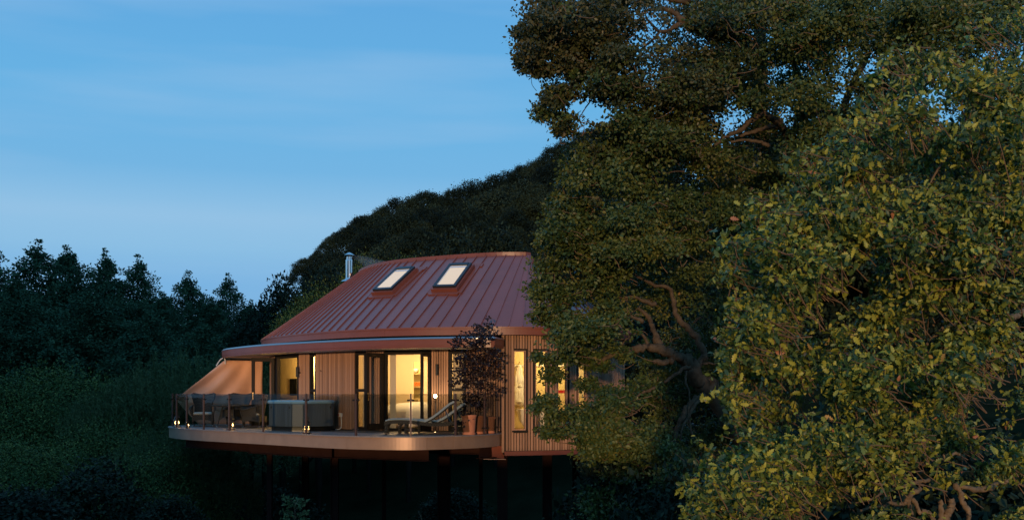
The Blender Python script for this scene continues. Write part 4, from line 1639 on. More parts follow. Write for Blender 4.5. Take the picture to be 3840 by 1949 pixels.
# orange canvas screen at the left end of the deck
cs = thing('canvas_screen', 'orange canvas wind screen slung from the canopy at the left end of the deck', 'canvas screen', (-10.2, 38.0, 0.0))
m = MB()
NU, NV = 26, 20
TLp, TRp = P(842, 1350, 37.9), P(985, 1352, 38.6)
BLp, BRp = Vector(plan(668, 36.95) + (0.5,)), Vector(plan(985, 38.6) + (0.05,))
BLp = P(657, 1497, 37.2)
rows = []
for j in range(NV + 1):
    v = j / NV
    r_ = []
    for i in range(NU + 1):
        u = i / NU
        l0 = TLp.lerp(BLp, v)
        l0.y -= 0.25 * math.sin(math.pi * v)
        l0.x += 0.10 * math.sin(math.pi * v)
        r0 = TRp.lerp(BRp, v)
        p = l0.lerp(r0, u)
        drop = (1 - u) * v * v * 0.0
        fold = 0.09 * math.sin(u * 19 + v * 4.0) * v ** 0.6 * (1 - u * 0.6) + 0.06 * math.sin(u * 9 - v * 7 + 1) * v
        p = p + Vector((0.0, -fold * 1.6 - 0.3 * math.sin(math.pi * u) * v * 0.4, 0))
        if v > 0.55:
            k = (v - 0.55) / 0.45
            low = max(0, (0.35 - u)) / 0.35
        r_.append(p)
    rows.append(r_)
m.loft(rows, False)
# lower tongue of the screen running down to the deck
rows = []
for j in range(9):
    v = j / 8
    r_ = []
    for i in range(NU + 1):
        u = i / NU
        a0 = Vector(m.v[NV * (NU + 1) + i])
        b0 = Vector((-10.95 + u * 2.2, 37.25 + 1.35 * u, 0.02))
        p = a0.lerp(b0, v)
        p.y -= 0.06 * math.sin(u * 14 + v * 4)
        r_.append(p)
    rows.append(r_)
m.loft(rows, False)
o = m.build('canvas', 'canvas', cs, smooth=True)
so = o.modifiers.new('thickness', 'SOLIDIFY')
so.thickness = 0.004
m = MB().tube(catmull([TLp + Vector((-0.28, -0.05, -0.2)), TLp + Vector((-0.12, -0.08, 0.02)), TLp + Vector((0.02, -0.08, 0.07)), TLp + Vector((0.05, -0.08, -0.14))], 4), 0.02, 6)
m.tube([TLp + Vector((0.0, -0.05, 0.05)), TLp + Vector((-0.04, 0.0, 0.25))], 0.012, 6)
m.build('tie_rope', 'rope', cs)

# ------------------------------------------------------------------ walkway glimpsed right of the house
wk = thing('walkway', 'dark timber walkway with handrail glimpsed through the oak right of the house', 'walkway', (5.3, 39.0, -6.0))
m = MB().box((6.2, 39.2, -0.12), (5.4, 1.5, 0.10))
m.build('walkway_deck', 'deck_board', wk)
MB().box((6.2, 38.42, -0.22), (5.4, 0.05, 0.34)).build('walkway_edge', 'steel_red', wk)
wp = MB().box((0, 0, 0.5), (0.05, 0.05, 1.0)).build('post', 'post_metal', mesh_only=True)
for k in range(5):
    inst('post', wp, wk, (3.8 + k * 1.2, 38.5, -0.07))
MB().box((6.2, 38.5, 0.02), (5.2, 0.06, 0.03)).build('kerb_rail', 'flashing', wk)
for k in range(3):
    X = 4.2 + k * 2
    MB().box((X, 39.3, -3.2), (0.14, 0.14, 6.0)).build('stilt', 'steel_red', wk)
for k in range(4):
    MB().box((4.4 + k * 1.2, 38.5, 0.5), (1.1, 0.012, 0.9)).build('glass_panel', 'balustrade_glass', wk)

# ------------------------------------------------------------------ trees
def tint_mix(n, clump_id=None, lo=0.0, hi=1.0, k=0.35):
    t = rng.random(n)
    if clump_id is not None:
        c = rng.random(clump_id.max() + 1)[clump_id]
        t = t * (1 - k) + c * k
    return lo + (hi - lo) * t

# --- big oak that overhangs the house
def oak_big():
    base = Vector((6.3, 25.5, float(ground_z(np.array([6.3]), np.array([25.5]))[0])))
    t = thing('overhanging_oak', 'large spreading oak with bare twisted limbs overhanging the right end of the house', 'tree', tuple(base))
    def q8(u, v, d):      # from the crop of the limbs
        return P(1880 + u * 0.8026, 900 + v * 0.8026, d)
    def q7(u, v, d):
        return P(1900 + u * 0.6122, v * 0.6122, d)
    m = MB()
    limb(m, [base + Vector((0, 0, -0.4)), base + Vector((-0.1, 0, 2.0)), base + Vector((-0.5, -0.1, 4.0)), base + Vector((-0.1, 0.9, 6.5)), base + Vector((0.5, 2.6, 10)), base + Vector((0.3, 3.0, 14)), base + Vector((0.5, 3.2, 18))], 0.42, 0.16, 12, 5, 0.1)
    jn = base + Vector((-0.5, -0.1, 4.2))
    limb(m, [jn, q8(1000, 735, 24.7), q8(950, 690, 24.4), q8(900, 610, 24.2), q8(850, 560, 24.0)], 0.21, 0.155, 10)
    m.build('trunk', 'bark', t, smooth=True)
    limbs = [
        ([q8(850, 560, 24.0), q8(800, 535, 23.9), q8(740, 510, 23.8), q8(680, 500, 23.7), q8(620, 510, 23.6), q8(560, 530, 23.6), q8(500, 545, 23.6), q8(440, 590, 23.7)], 0.15, 0.045),
        ([q8(905, 600, 24.2), q8(945, 545, 24.2), q8(930, 490, 24.2), q8(890, 430, 24.3), q8(850, 390, 24.4), q8(815, 340, 24.5), q8(805, 290, 24.6), q8(785, 225, 24.6), q8(720, 210, 24.5), q8(660, 180, 24.4), q8(620, 160, 24.4)], 0.11, 0.035),
        ([q8(900, 600, 24.1), q8(860, 595, 23.9), q8(810, 630, 23.8), q8(760, 665, 23.8)], 0.07, 0.04),
        ([q8(735, 505, 23.8), q8(725, 450, 23.9), q8(700, 400, 24.1), q8(690, 360, 24.2), q8(640, 320, 24.2)], 0.10, 0.04),
        ([q8(720, 300, 24.2), q8(670, 285, 24.1), q8(620, 265, 24.0), q8(580, 268, 24.0), q8(590, 225, 24.0)], 0.06, 0.03),
        ([q8(660, 380, 23.9), q8(610, 355, 23.8), q8(565, 325, 23.8)], 0.07, 0.03),
        ([q8(690, 505, 23.7), q8(660, 440, 23.7), q8(620, 440, 23.6), q8(580, 465, 23.6), q8(560, 500, 23.6)], 0.045, 0.02),
        ([q8(800, 560, 23.9), q8(760, 570, 23.8), q8(710, 565, 23.8)], 0.10, 0.06),
        ([q8(720, 690, 23.9), q8(660, 710, 23.8), q8(620, 750, 23.7), q8(612, 820, 23.7)], 0.05, 0.03),
        ([q8(612, 900, 23.7), q8(560, 925, 23.7), q8(540, 960, 23.7), q8(535, 1000, 23.7)], 0.045, 0.02),
        ([q8(980, 715, 24.5), q8(930, 730, 24.3), q8(885, 765, 24.2), q8(850, 830, 24.1), q8(815, 890, 24.1), q8(810, 960, 24.1), q8(830, 1010, 24.1)], 0.11, 0.05),
        ([q8(935, 735, 24.2), q8(890, 790, 24.0), q8(880, 850, 24.0), q8(895, 920, 24.0)], 0.05, 0.025),
        ([q8(865, 610, 23.6), q8(860, 660, 23.5), q8(875, 700, 23.5), q8(878, 760, 23.5), q8(872, 830, 23.5)], 0.03, 0.02),
        ([q8(870, 830, 24), q8(845, 870, 23.9), q8(840, 930, 23.9)], 0.04, 0.02),
        ([q8(900, 385, 24.3), q8(930, 360, 24.3), q8(955, 365, 24.3)], 0.03, 0.02),
        ([q8(930, 580, 24.2), q8(970, 575, 24.1), q8(1000, 580, 24.1)], 0.04, 0.025),
        ([q7(1900, 900, 25.2), q7(1850, 890, 25), q7(1740, 850, 24.6), q7(1690, 780, 24.4), q7(1600, 705, 24.2), q7(1540, 710, 24.1), q7(1480, 750, 24.0), q7(1430, 800, 24.0), q7(1330, 840, 24.0), q7(1280, 890, 24), q7(1240, 930, 24)], 0.14, 0.03),
        ([q7(1750, 820, 24.6), q7(1780, 730, 24.6), q7(1800, 650, 24.7), q7(1815, 580, 24.8)], 0.06, 0.03),
        ([q7(1750, 815, 24.6), q7(1800, 785, 24.5), q7(1860, 770, 24.4), q7(1890, 710, 24.4), q7(1940, 640, 24.4)], 0.06, 0.03),
        ([q7(1680, 770, 24.4), q7(1600, 780, 24.3), q7(1520, 805, 24.2), q7(1430, 835, 24.2)], 0.08, 0.04),
        ([q7(1600, 900, 24.2), q7(1560, 870, 24.1), q7(1460, 860, 24.1), q7(1370, 870, 24.1)], 0.06, 0.03),
        ([q7(1100, 10, 24.0), q7(1020, 0, 23.8), q7(960, -20, 23.8)], 0.10, 0.06),
        ([q7(1300, 260, 24.6), q7(1180, 190, 24.3), q7(1080, 130, 24.0), q7(1040, 85, 24.0), q7(960, 55, 23.9), q7(870, 60, 23.9)], 0.12, 0.05),
        ([q7(1080, 140, 24.0), q7(1000, 180, 24), q7(930, 190, 23.9), q7(850, 110, 23.9)], 0.07, 0.03),
        ([q7(950, 185, 23.9), q7(900, 240, 23.9), q7(840, 290, 23.9), q7(780, 330, 24)], 0.04, 0.02),
        ([q7(1150, 380, 24.2), q7(1040, 380, 24), q7(960, 370, 24), q7(880, 340, 24)], 0.045, 0.02),
        ([q7(900, 640, 24.2), q7(780, 610, 24.1), q7(700, 595, 24), q7(640, 580, 24), q7(570, 575, 24), q7(500, 600, 24)], 0.07, 0.02),
        ([q7(540, 590, 24), q7(490, 650, 24), q7(460, 700, 24), q7(420, 770, 24)], 0.02, 0.01),
        ([q7(760, 1010, 24), q7(680, 1040, 23.9), q7(600, 1080, 23.9), q7(540, 1140, 23.9)], 0.07, 0.03),
        ([q7(1300, 540, 24.1), q7(1230, 555, 24), q7(1180, 560, 24)], 0.05, 0.03),
        ([q7(1500, 1150, 24.2), q7(1460, 1210, 24), q7(1400, 1240, 24)], 0.05, 0.02),
        ([P(2900, 60, 27.5), P(2960, 200, 27.5), P(3000, 330, 27.6), P(3020, 500, 27.8)], 0.10, 0.15),
        ([P(3260, 200, 27.3), P(3190, 330, 27.5), P(3140, 470, 27.7), P(3110, 620, 27.9)], 0.09, 0.14),
    ]
    for pts, r0, r1 in limbs:
        mm = MB()
        limb(mm, pts, r0 * 0.85, r1 * 0.8, 8, 5, 0.22)
        mm.build('limb', 'bark', t, smooth=True)
    # crown: leaf sprays through a volume 22 to 28 m away
    poly = [(2006, 0), (1975, 60), (1953, 112), (1940, 180), (1968, 283), (2030, 270), (2072, 268), (2110, 300), (2043, 358), (2020, 417), (2080, 470), (2117, 507), (2150, 455), (2190, 400), (2240, 372), (2281, 375),
            (2285, 432), (2200, 500), (2147, 522), (2117, 626), (2072, 745), (2030, 800), (1995, 880), (1988, 930), (2000, 1000), (2005, 1080), (1990, 1130), (2020, 1200), (2060, 1260), (2090, 1300), (2080, 1390), (2050, 1450), (1985, 1490), (1980, 1540),
            (2025, 1580), (2035, 1650), (2090, 1640), (2150, 1600), (2165, 1640), (2190, 1720), (2150, 1790), (2190, 1870), (2200, 1960), (2720, 1960), (2700, 1800), (2900, 1500), (2800, 1000), (3000, 700), (3300, 400), (3700, 200), (3850, 60), (3850, -30), (2006, -30)]
    poly2 = [(2006, -30), (2300, -30), (2300, 420), (2200, 420), (2120, 500), (2080, 470), (2020, 417), (2043, 358), (2100, 300), (2072, 268), (1968, 283), (1940, 180), (1953, 112)]
    holes = [(2145, 320, 60, 45, 0.0), (2240, 420, 60, 40, 0.02), (2180, 400, 45, 50, 0.02), (2500, 130, 90, 90, 0.55), (2380, 100, 60, 90, 0.5), (2150, 100, 40, 70, 0.45), (2210, 210, 40, 50, 0.45), (2430, 230, 70, 60, 0.5), (2530, 30, 60, 40, 0.3),
             (2780, 520, 170, 60, 0.30), (2900, 480, 110, 130, 0.35), (2570, 1330, 110, 170, 0.04), (2440, 1310, 170, 85, 0.08), (2300, 1370, 110, 110, 0.14), (2470, 1540, 150, 75, 0.05), (2620, 1600, 100, 130, 0.05), (2590, 1170, 70, 110, 0.15), (2400, 1150, 130, 50, 0.25),
             (2110, 1400, 45, 90, 0.4), (2115, 1560, 45, 60, 0.3), (2180, 1460, 38, 120, 0.22), (2330, 1270, 70, 60, 0.45), (2380, 1120, 180, 60, 0.55), (2520, 1150, 80, 150, 0.55), (2680, 1250, 80, 300, 0.5),
             (2075, 1340, 30, 30, 0.5), (3150, 300, 90, 90, 0.6), (2230, 1130, 60, 60, 0.6)]
    def dfun(x, y, n):
        d = np.where(rng.random(n) < 0.6, rng.normal(23.2, 0.7, n), rng.normal(25.8, 1.1, n))
        return np.clip(d, 21.8, 28.5)
    C, bid, x, y = boughs(poly, holes, 270, (0.36, 0.80), 24, dfun)
    # a deeper layer of the same crown behind the bare limbs and high up
    back_poly = [(2385, 1260), (2330, 1100), (2360, 900), (2400, 700), (2420, 420), (2480, 250), (2420, -30), (3860, -30), (3860, 600), (2900, 1100), (2800, 1960), (2230, 1960), (2200, 1720), (2390, 1640)]
    C2, b2, _, _ = boughs(back_poly, [(3125, 300, 70, 90, 0.25), (2440, 120, 60, 60, 0.3)], 220, (0.5, 1.0), 19, lambda x, y, n: np.clip(rng.normal(27.2, 0.8, n), 26, 29.5))
    C = np.concatenate([C, C2])
    bid = np.concatenate([bid, b2])
    # the ragged sprays that stand against the sky at the upper left
    xs = [(2060, 400, 45), (2095, 445, 40), (2090, 350, 40), (2150, 335, 45), (2112, 488, 26), (2035, 425, 25), (2195, 275, 42), (1975, 140, 45), (2010, 200, 50), (1990, 250, 40), (2050, 110, 60), (2040, 30, 60), (2110, 60, 70),
          (2090, 180, 60), (2160, 230, 60), (2190, 120, 70), (2240, 30, 60), (2260, 180, 60), (2340, 330, 45), (2260, 260, 40), (2330, 90, 60), (2100, 1340, 26), (2070, 1410, 34), (2050, 1505, 36), (2018, 1530, 18), (2085, 1570, 34), (2060, 1620, 26), (2110, 1620, 24), (2150, 1335, 32), (2205, 1440, 26), (2150, 1545, 26), (2240, 1350, 46),
          (2240, 1560, 55), (2200, 1640, 55), (2290, 1600, 55), (2330, 1510, 40), (2280, 1480, 36), (2180, 1270, 55), (2120, 1270, 40), (2250, 1270, 50), (2330, 1330, 30), (2230, 1200, 60), (2130, 1180, 60), (2060, 1180, 55), (2300, 1200, 60), (2015, 1335, 5), (2040, 1345, 8),
          (2330, 490, 55), (2420, 510, 60), (2385, 440, 50), (2490, 470, 60), (2300, 540, 50), (2250, 600, 60), (2380, 600, 60), (2520, 560, 60), (2460, 400, 50), (2580, 470, 50), (2200, 560, 34),
          (2065, 900, 52), (2045, 990, 46), (2045, 1085, 44), (2130, 960, 66), (2120, 850, 60), (2110, 760, 50), (2190, 880, 66), (2220, 1030, 66), (2150, 1090, 60), (2300, 1000, 66), (2290, 1110, 60), (2180, 760, 60), (2160, 640, 50),
          (1965, 230, 22), (1950, 120, 16), (2030, 265, 26)]
    ex = []
    for cx_, cy_, cr_ in xs:
        n_ = int(6 + cr_ * 0.40)
        a_, r_ = rng.uniform(0, 6.28, n_), cr_ * np.sqrt(rng.random(n_))
        ex.append(PX(cx_ + r_ * np.cos(a_) * 1.15, cy_ + r_ * np.sin(a_) * 0.8, 23.8 + rng.normal(size=n_) * 0.4))
    ex = np.concatenate(ex)
    nbase = len(C)
    C = np.concatenate([C, ex])
    bid = np.concatenate([bid, rng.integers(0, 250, len(ex))])
    x = HX + C[:, 0] / C[:, 1] * F
    y = HY - (C[:, 2] - CZ) / C[:, 1] * F
    nC = len(C)
    per = 32
    rad = rng.uniform(0.07, 0.15, nC)
    rad[nbase:] = rng.uniform(0.04, 0.09, nC - nbase)
    pos, D, N = clump_leaves(C, rad, per, 0.55, 0.6)
    cid = np.repeat(np.arange(nC), per)
    bt_ = rng.random(400)[bid]
    tint = np.clip(tint_mix(len(pos), cid, 0.0, 0.985, 0.4) * 0.75 + bt_[cid] * 0.3 - 0.03, 0, 0.985)
    top = np.repeat((y + rng.normal(size=nC) * 170 < 430) & (x + rng.normal(size=nC) * 150 < 2750), per)
    low = ~top
    b = np.array(base)
    for nm, msk, mt in (('crown', low, 'oak_leaf'), ('outer_crown', top, 'russet_leaf')):
        o = link(nm, leaf_mesh(nm, pos[msk] - b, D[msk], N[msk], rng.uniform(0.055, 0.105, msk.sum()), tint[msk], T_OVAL, mt), t)
        tag(o, kind='stuff')
    # twigs
    tw = MB()
    for i in range(0, nC, 5):
        c = Vector(C[i])
        e = c + Vector((abs(rng.normal()) * 0.3 + 0.12, rng.normal() * 0.25 + 0.15, rng.normal() * 0.16 - 0.05))
        pth = catmull([c, c.lerp(e, 0.35) + Vector(rng.normal(size=3)) * 0.06, c.lerp(e, 0.7) + Vector(rng.normal(size=3)) * 0.06, e], 3)
        tw.tube(pth, list(np.linspace(0.003, 0.009, len(pth))), 4, False)
    tag(tw.build('twigs', 'twig', t), kind='stuff')
oak_big()

# --- nearest oak on the right
def oak_near():
    base = Vector((5.9, 10.8, float(ground_z(np.array([5.9]), np.array([10.8]))[0])))
    t = thing('near_oak', 'nearest oak filling the right edge, large lobed yellow green leaves in warm light', 'tree', tuple(base))
    m = MB()
    limb(m, [base + Vector((0, 0, -0.4)), base + Vector((-0.1, 0.1, 1.5)), base + Vector((0.1, 0.0, 3.0)), base + Vector((-0.2, 0.1, 5.0)), base + Vector((0.1, 0.2, 7.5))], 0.32, 0.12, 12, 5, 0.1)
    m.build('trunk', 'bark', t, smooth=True)
    def q(u, v, d):
        return P(2640 + u * 0.8027, 900 + v * 0.8027, d)
    def qb(u, v, d):
        return P(2800 + u * 0.4037, 1650 + v * 0.4037, d)
    limbs = [([q(1500, 330, 10.2), q(1400, 380, 9.9), q(1180, 400, 9.5), q(1120, 410, 9.4), q(1040, 490, 9.3)], 0.035, 0.012),
             ([q(1290, 180, 9.6), q(1270, 250, 9.6), q(1190, 280, 9.5), q(1150, 330, 9.4), q(1070, 400, 9.4)], 0.032, 0.012),
             ([q(1250, 90, 9.5), q(1120, 110, 9.4), q(980, 140, 9.3), q(880, 230, 9.3)], 0.022, 0.008),
             ([q(1130, 500, 9.5), q(1120, 580, 9.5), q(1090, 650, 9.5), q(1040, 740, 9.4)], 0.022, 0.01),
             ([q(1310, 450, 9.5), q(1280, 540, 9.5), q(1240, 560, 9.5)], 0.016, 0.008),
             ([qb(1690, 370, 10.0), qb(1590, 380, 9.9), qb(1450, 430, 9.8), qb(1380, 425, 9.8), qb(1230, 370, 9.7)], 0.020, 0.008),
             ([qb(1610, 455, 9.9), qb(1530, 500, 9.8), qb(1490, 570, 9.8), qb(1430, 590, 9.8), qb(1330, 580, 9.7), qb(1260, 610, 9.7), qb(1150, 620, 9.7), qb(1040, 660, 9.6)], 0.024, 0.012),
             ([qb(1500, 530, 9.8), qb(1515, 620, 9.8), qb(1530, 700, 9.8)], 0.022, 0.014),
             ([qb(1550, 540, 9.8), qb(1585, 620, 9.8), qb(1610, 680, 9.8)], 0.022, 0.014),
             ([qb(1620, 655, 9.8), qb(1690, 670, 9.8), qb(1740, 740, 9.8)], 0.022, 0.02),
             ([qb(1900, 540, 10), qb(1905, 620, 10), qb(1860, 700, 10), qb(1820, 780, 10)], 0.032, 0.036),
             ([qb(1790, 560, 10), qb(1805, 650, 10), qb(1800, 780, 10)], 0.024, 0.024),
             ([qb(1930, 420, 10), qb(1980, 470, 10), qb(2000, 570, 10), qb(2050, 640, 10), qb(2060, 780, 10)], 0.026, 0.022),
             ([qb(2440, 370, 10.3), qb(2280, 430, 10.2), qb(2160, 460, 10.1), qb(2060, 440, 10.0), qb(1930, 420, 10)], 0.035, 0.018),
             ([qb(1980, 130, 10), qb(1930, 120, 10), qb(1860, 180, 9.9), qb(1830, 130, 9.9)], 0.016, 0.008),
             ([qb(1150, 160, 9.4), qb(1110, 240, 9.4), qb(1020, 310, 9.4), qb(1020, 400, 9.4)], 0.011, 0.006),
             ([qb(1270, 480, 9.7), qb(1150, 550, 9.6), qb(1010, 580, 9.6)], 0.013, 0.007),
             ([q(760, 940, 9.4), q(720, 1050, 9.4), q(660, 1120, 9.4)], 0.012, 0.006),
             ([P(3700, 300, 9.6), P(3640, 420, 9.5), P(3560, 560, 9.4), P(3480, 700, 9.3)], 0.022, 0.008),
             ([P(3580, 860, 9.2), P(3575, 780, 9.2), P(3590, 700, 9.2)], 0.012, 0.006)]
    for pts, r0, r1 in limbs:
        mm = MB()
        limb(mm, pts, r0 * 1.05, r1, 8, 6, 0.22)
        mm.build('limb', 'bark_pale', t, smooth=True)
    poly = [(3850, 15), (3800, 60), (3727, 115), (3660, 150), (3580, 180), (3520, 260), (3440, 250), (3370, 245), (3310, 300), (3267, 344), (3222, 451), (3180, 510), (3120, 560), (3050, 600), (2965, 604), (2990, 680), (2961, 757), (2880, 780), (2816, 796),
            (2770, 880), (2732, 972), (2704, 1000), (2728, 1060), (2760, 1205), (2735, 1250), (2690, 1277), (2736, 1381), (2688, 1470), (2776, 1582), (2784, 1670), (2720, 1720), (2648, 1711), (2640, 1767), (2594, 1823), (2610, 1960), (3860, 1960), (3860, 15)]
    holes = [(3710, 1440, 130, 75, 0.32), (3770, 1600, 110, 100, 0.32), (3640, 1540, 70, 60, 0.4), (3480, 1220, 110, 60, 0.35), (3640, 1080, 70, 60, 0.55), (3560, 1900, 240, 90, 0.22), (3780, 1830, 80, 90, 0.2), (3250, 1880, 90, 80, 0.45), (3350, 1760, 60, 80, 0.5),
             (3440, 1390, 60, 60, 0.5), (3120, 1200, 60, 40, 0.55), (3060, 1700, 50, 60, 0.6), (3560, 1780, 120, 60, 0.5), (3380, 300, 60, 60, 0.6)]
    def dfun(x, y, n):
        d = np.where(rng.random(n) < 0.6, rng.normal(9.1, 0.35, n), rng.normal(10.5, 0.5, n))
        return np.clip(d, 8.3, 11.8)
    ctr, bid, x, y = boughs(poly, holes, 190, (0.15, 0.38), 19, dfun)
    nC = len(ctr)
    per = 22
    # upright leafy shoots standing out of the crown's outline
    sh_ = []
    for (x0, y0), (x1, y1) in zip(poly[2:38], poly[3:39]):
        for _ in range(2):
            f = rng.random()
            sh_.append((x0 + (x1 - x0) * f + 12, y0 + (y1 - y0) * f + 10))
    sd = np.array(sh_)
    sb = PX(sd[:, 0], sd[:, 1], np.clip(rng.normal(9.3, 0.35, len(sd)), 8.6, 10.2))
    sdir = unit(np.array([-0.25, -0.1, 0.9]) + rng.normal(size=sb.shape) * 0.28)
    sl = rng.uniform(0.08, 0.24, len(sd))
    nbase = len(ctr)
    extra = np.concatenate([sb + sdir * (sl * q)[:, None] for q in (0.35, 0.7, 1.0)])
    ctr = np.concatenate([ctr, extra])
    bid = np.concatenate([bid, rng.integers(0, 190, len(extra))])
    nC = len(ctr)
    # rosettes of leaves round twig tips
    tipdir = unit(rng.normal(size=(nC, 3)) * 0.6 + np.array([-0.25, -0.45, 0.25]))
    cid = np.repeat(np.arange(nC), per)
    keep = (cid < nbase) | (rng.random(len(cid)) < 0.42)
    off = rng.normal(size=(nC * per, 3)) * np.where(cid < nbase, 0.040, 0.016)[:, None]
    back = -tipdir[cid] * (rng.random((nC * per, 1)) ** 1.0 * 0.16)
    pos = ctr[cid] + off + back
    D = unit(tipdir[cid] * 0.55 + rng.normal(size=(nC * per, 3)) * 0.75)
    N = unit(rng.normal(size=(nC * per, 3)) * 0.8 + np.array([-0.15, -0.6, 0.45]))
    size = 0.026 + 0.062 * rng.random(nC * per) ** 1.2
    tint = np.clip(tint_mix(nC * per, cid, 0.0, 0.975, 0.15) * 0.92 + rng.random(400)[bid][cid] * 0.2 - 0.08, 0, 0.975)
    brown = rng.random(nC * per) < 0.006
    tint[brown] = 1.0
    pos, D, N, size, tint = pos[keep], D[keep], N[keep], size[keep], tint[keep]
    order = np.argsort(pos[:, 1] - size * 4)
    near, far = order[:296], order[296:]
    b = np.array(base)
    o = link('crown', leaf_mesh('crown', pos[far] - b, D[far], N[far], size[far], tint[far], T_OAK, 'oak_leaf_near'), t)
    tag(o, kind='stuff')
    # the nearest leaves, one by one
    tl = [leaf_mesh('leaf', np.zeros((1, 3)), np.array([[0., 1, 0]]), np.array([[0., 0, 1]]), np.ones(1), np.array([v]), T_OAK, 'oak_leaf_near') for v in (0.1, 0.3, 0.5, 0.7, 0.9)]
    Rm = frames(D[near], N[near])
    for i, k in enumerate(near):
        o = bpy.data.objects.new('leaf', tl[min(4, int(tint[k] * 5))])
        COL.objects.link(o)
        o.parent = t
        M = Matrix(Rm[i].tolist()).to_4x4()
        o.matrix_basis = Matrix.Translation(Vector(pos[k] - b)) @ M @ Matrix.Diagonal((size[k],) * 3 + (1,))
    tw = MB()
    for i in range(0, nC):
        c = Vector(ctr[i])
        e = c + Vector((abs(rng.normal()) * 0.14 + 0.05, rng.normal() * 0.1 + 0.10, -abs(rng.normal()) * 0.13 - 0.02))
        mid = c.lerp(e, 0.5) + Vector(rng.normal(size=3)) * 0.03
        tw.tube([c, mid, e], [0.002, 0.0036, 0.0052], 4, False)
    tag(tw.build('twigs', 'twig', t), kind='stuff')
oak_near()

# --- generic crowns (built once, copied)
def crown_round(n_cl, per, rx, rz_, leaf, spread, tmpl, mt, name='crown', lump=0.28):
    """dome of leaf sprays with lumps; origin at the crown's bottom centre"""
    u = rnd(n_cl)
    u[:, 2] = np.abs(u[:, 2]) * 1.15 - 0.25
    lum = rnd(9)
    bump_ = np.max(np.clip(u @ lum.T, 0, 1) ** 6, axis=1)
    r = (0.72 + lump * bump_) * (1 - 0.35 * rng.random(n_cl) ** 2.5)
    C = u * r[:, None] * np.array([rx, rx, rz_]) + np.array([0, 0, rz_ * 0.25])
    pos, D, N = clump_leaves(C, spread, per, 0.5, 0.75)
    N = unit(N * 0.5 + np.repeat(u, per, axis=0) * 0.6 + np.array([0, 0, 0.45]))
    tint = tint_mix(len(pos), np.repeat(np.arange(n_cl), per), 0, 1, 0.5)
    return pos, D, N, rng.uniform(0.7, 1.3, len(pos)) * leaf, tint

def crown_alder(h, r, nb, leaf):
    """broad pointed tree with ascending feathery branches and two or three leaders"""
    C, rad = [], []
    leaders = [(0.0, 0.0, h)] + [(rng.uniform(-1.4, 1.4), rng.uniform(-1.4, 1.4), h * rng.uniform(0.80, 0.93)) for _ in range(3)]
    for i in range(nb):
        lx_, ly_, lh = leaders[0 if i % 2 == 0 else rng.integers(len(leaders))]
        z = lh * (0.05 + 0.93 * rng.random() ** 0.8)
        L = min(r, 0.15 + 0.62 * (lh - z)) * rng.uniform(0.5, 1.2)
        a = rng.uniform(0, 2 * math.pi)
        el = R(rng.uniform(10, 50))
        n = max(2, int(L / 0.36))
        for k in range(n):
            g = (k + 1) / n
            C.append((lx_ * z / lh + math.cos(a) * L * g * math.cos(el) * 1.1, ly_ * z / lh + math.sin(a) * L * g * math.cos(el) * 1.1, z + L * g * math.sin(el) * 0.8))
            rad.append(0.12 + 0.30 * (1 - g) * min(1, L / 2))
    for lx_, ly_, lh in leaders:
        for z in np.linspace(lh * 0.75, lh * 1.03, 14):
            q_ = max(0, 1 - (z / lh - 0.75) / 0.28)
            C.append((lx_ + rng.normal() * 0.3 * q_, ly_ + rng.normal() * 0.3 * q_, z))
            rad.append(0.34 * q_ + 0.07)
    C = np.array(C)
    per = 36
    pos, D, N = clump_leaves(C, np.array(rad), per, 0.5, 0.8)
    tint = tint_mix(len(pos), np.repeat(np.arange(len(C)), per), 0, 1, 0.4)
    return pos, D, N, rng.uniform(0.7, 1.3, len(pos)) * leaf, tint

def crown_willow(h, r, n):
    """bush of many fine upright shoots"""
    ns = n // 40
    a = rng.uniform(0, 2 * math.pi, ns)
    rr = r * np.sqrt(rng.random(ns))
    top = h * np.sqrt(np.clip(1 - (rr / r) ** 2 * 0.9, 0, 1)) * rng.uniform(0.55, 1.0, ns) ** 0.6
    L = rng.uniform(0.5, 1.2, ns)
    lean = np.stack([np.cos(a) * 0.30 * rr / r, np.sin(a) * 0.30 * rr / r, np.ones(ns)], 1) + rng.normal(size=(ns, 3)) * 0.12
    lean = unit(lean)
    tip = np.stack([rr * np.cos(a), rr * np.sin(a), top], 1)
    k = np.repeat(np.arange(ns), 40)
    f = rng.random(len(k))
    pos = tip[k] - lean[k] * (f * L[k])[:, None]
    D = unit(lean[k] * 0.9 + rng.normal(size=(len(k), 3)) * 0.55)
    return pos, D, rnd(len(k)), rng.uniform(0.07, 0.15, len(k)) * (0.6 + f), np.clip(rng.random(len(k)) * 0.6 + 0.4 * rng.random(ns)[k], 0, 1)

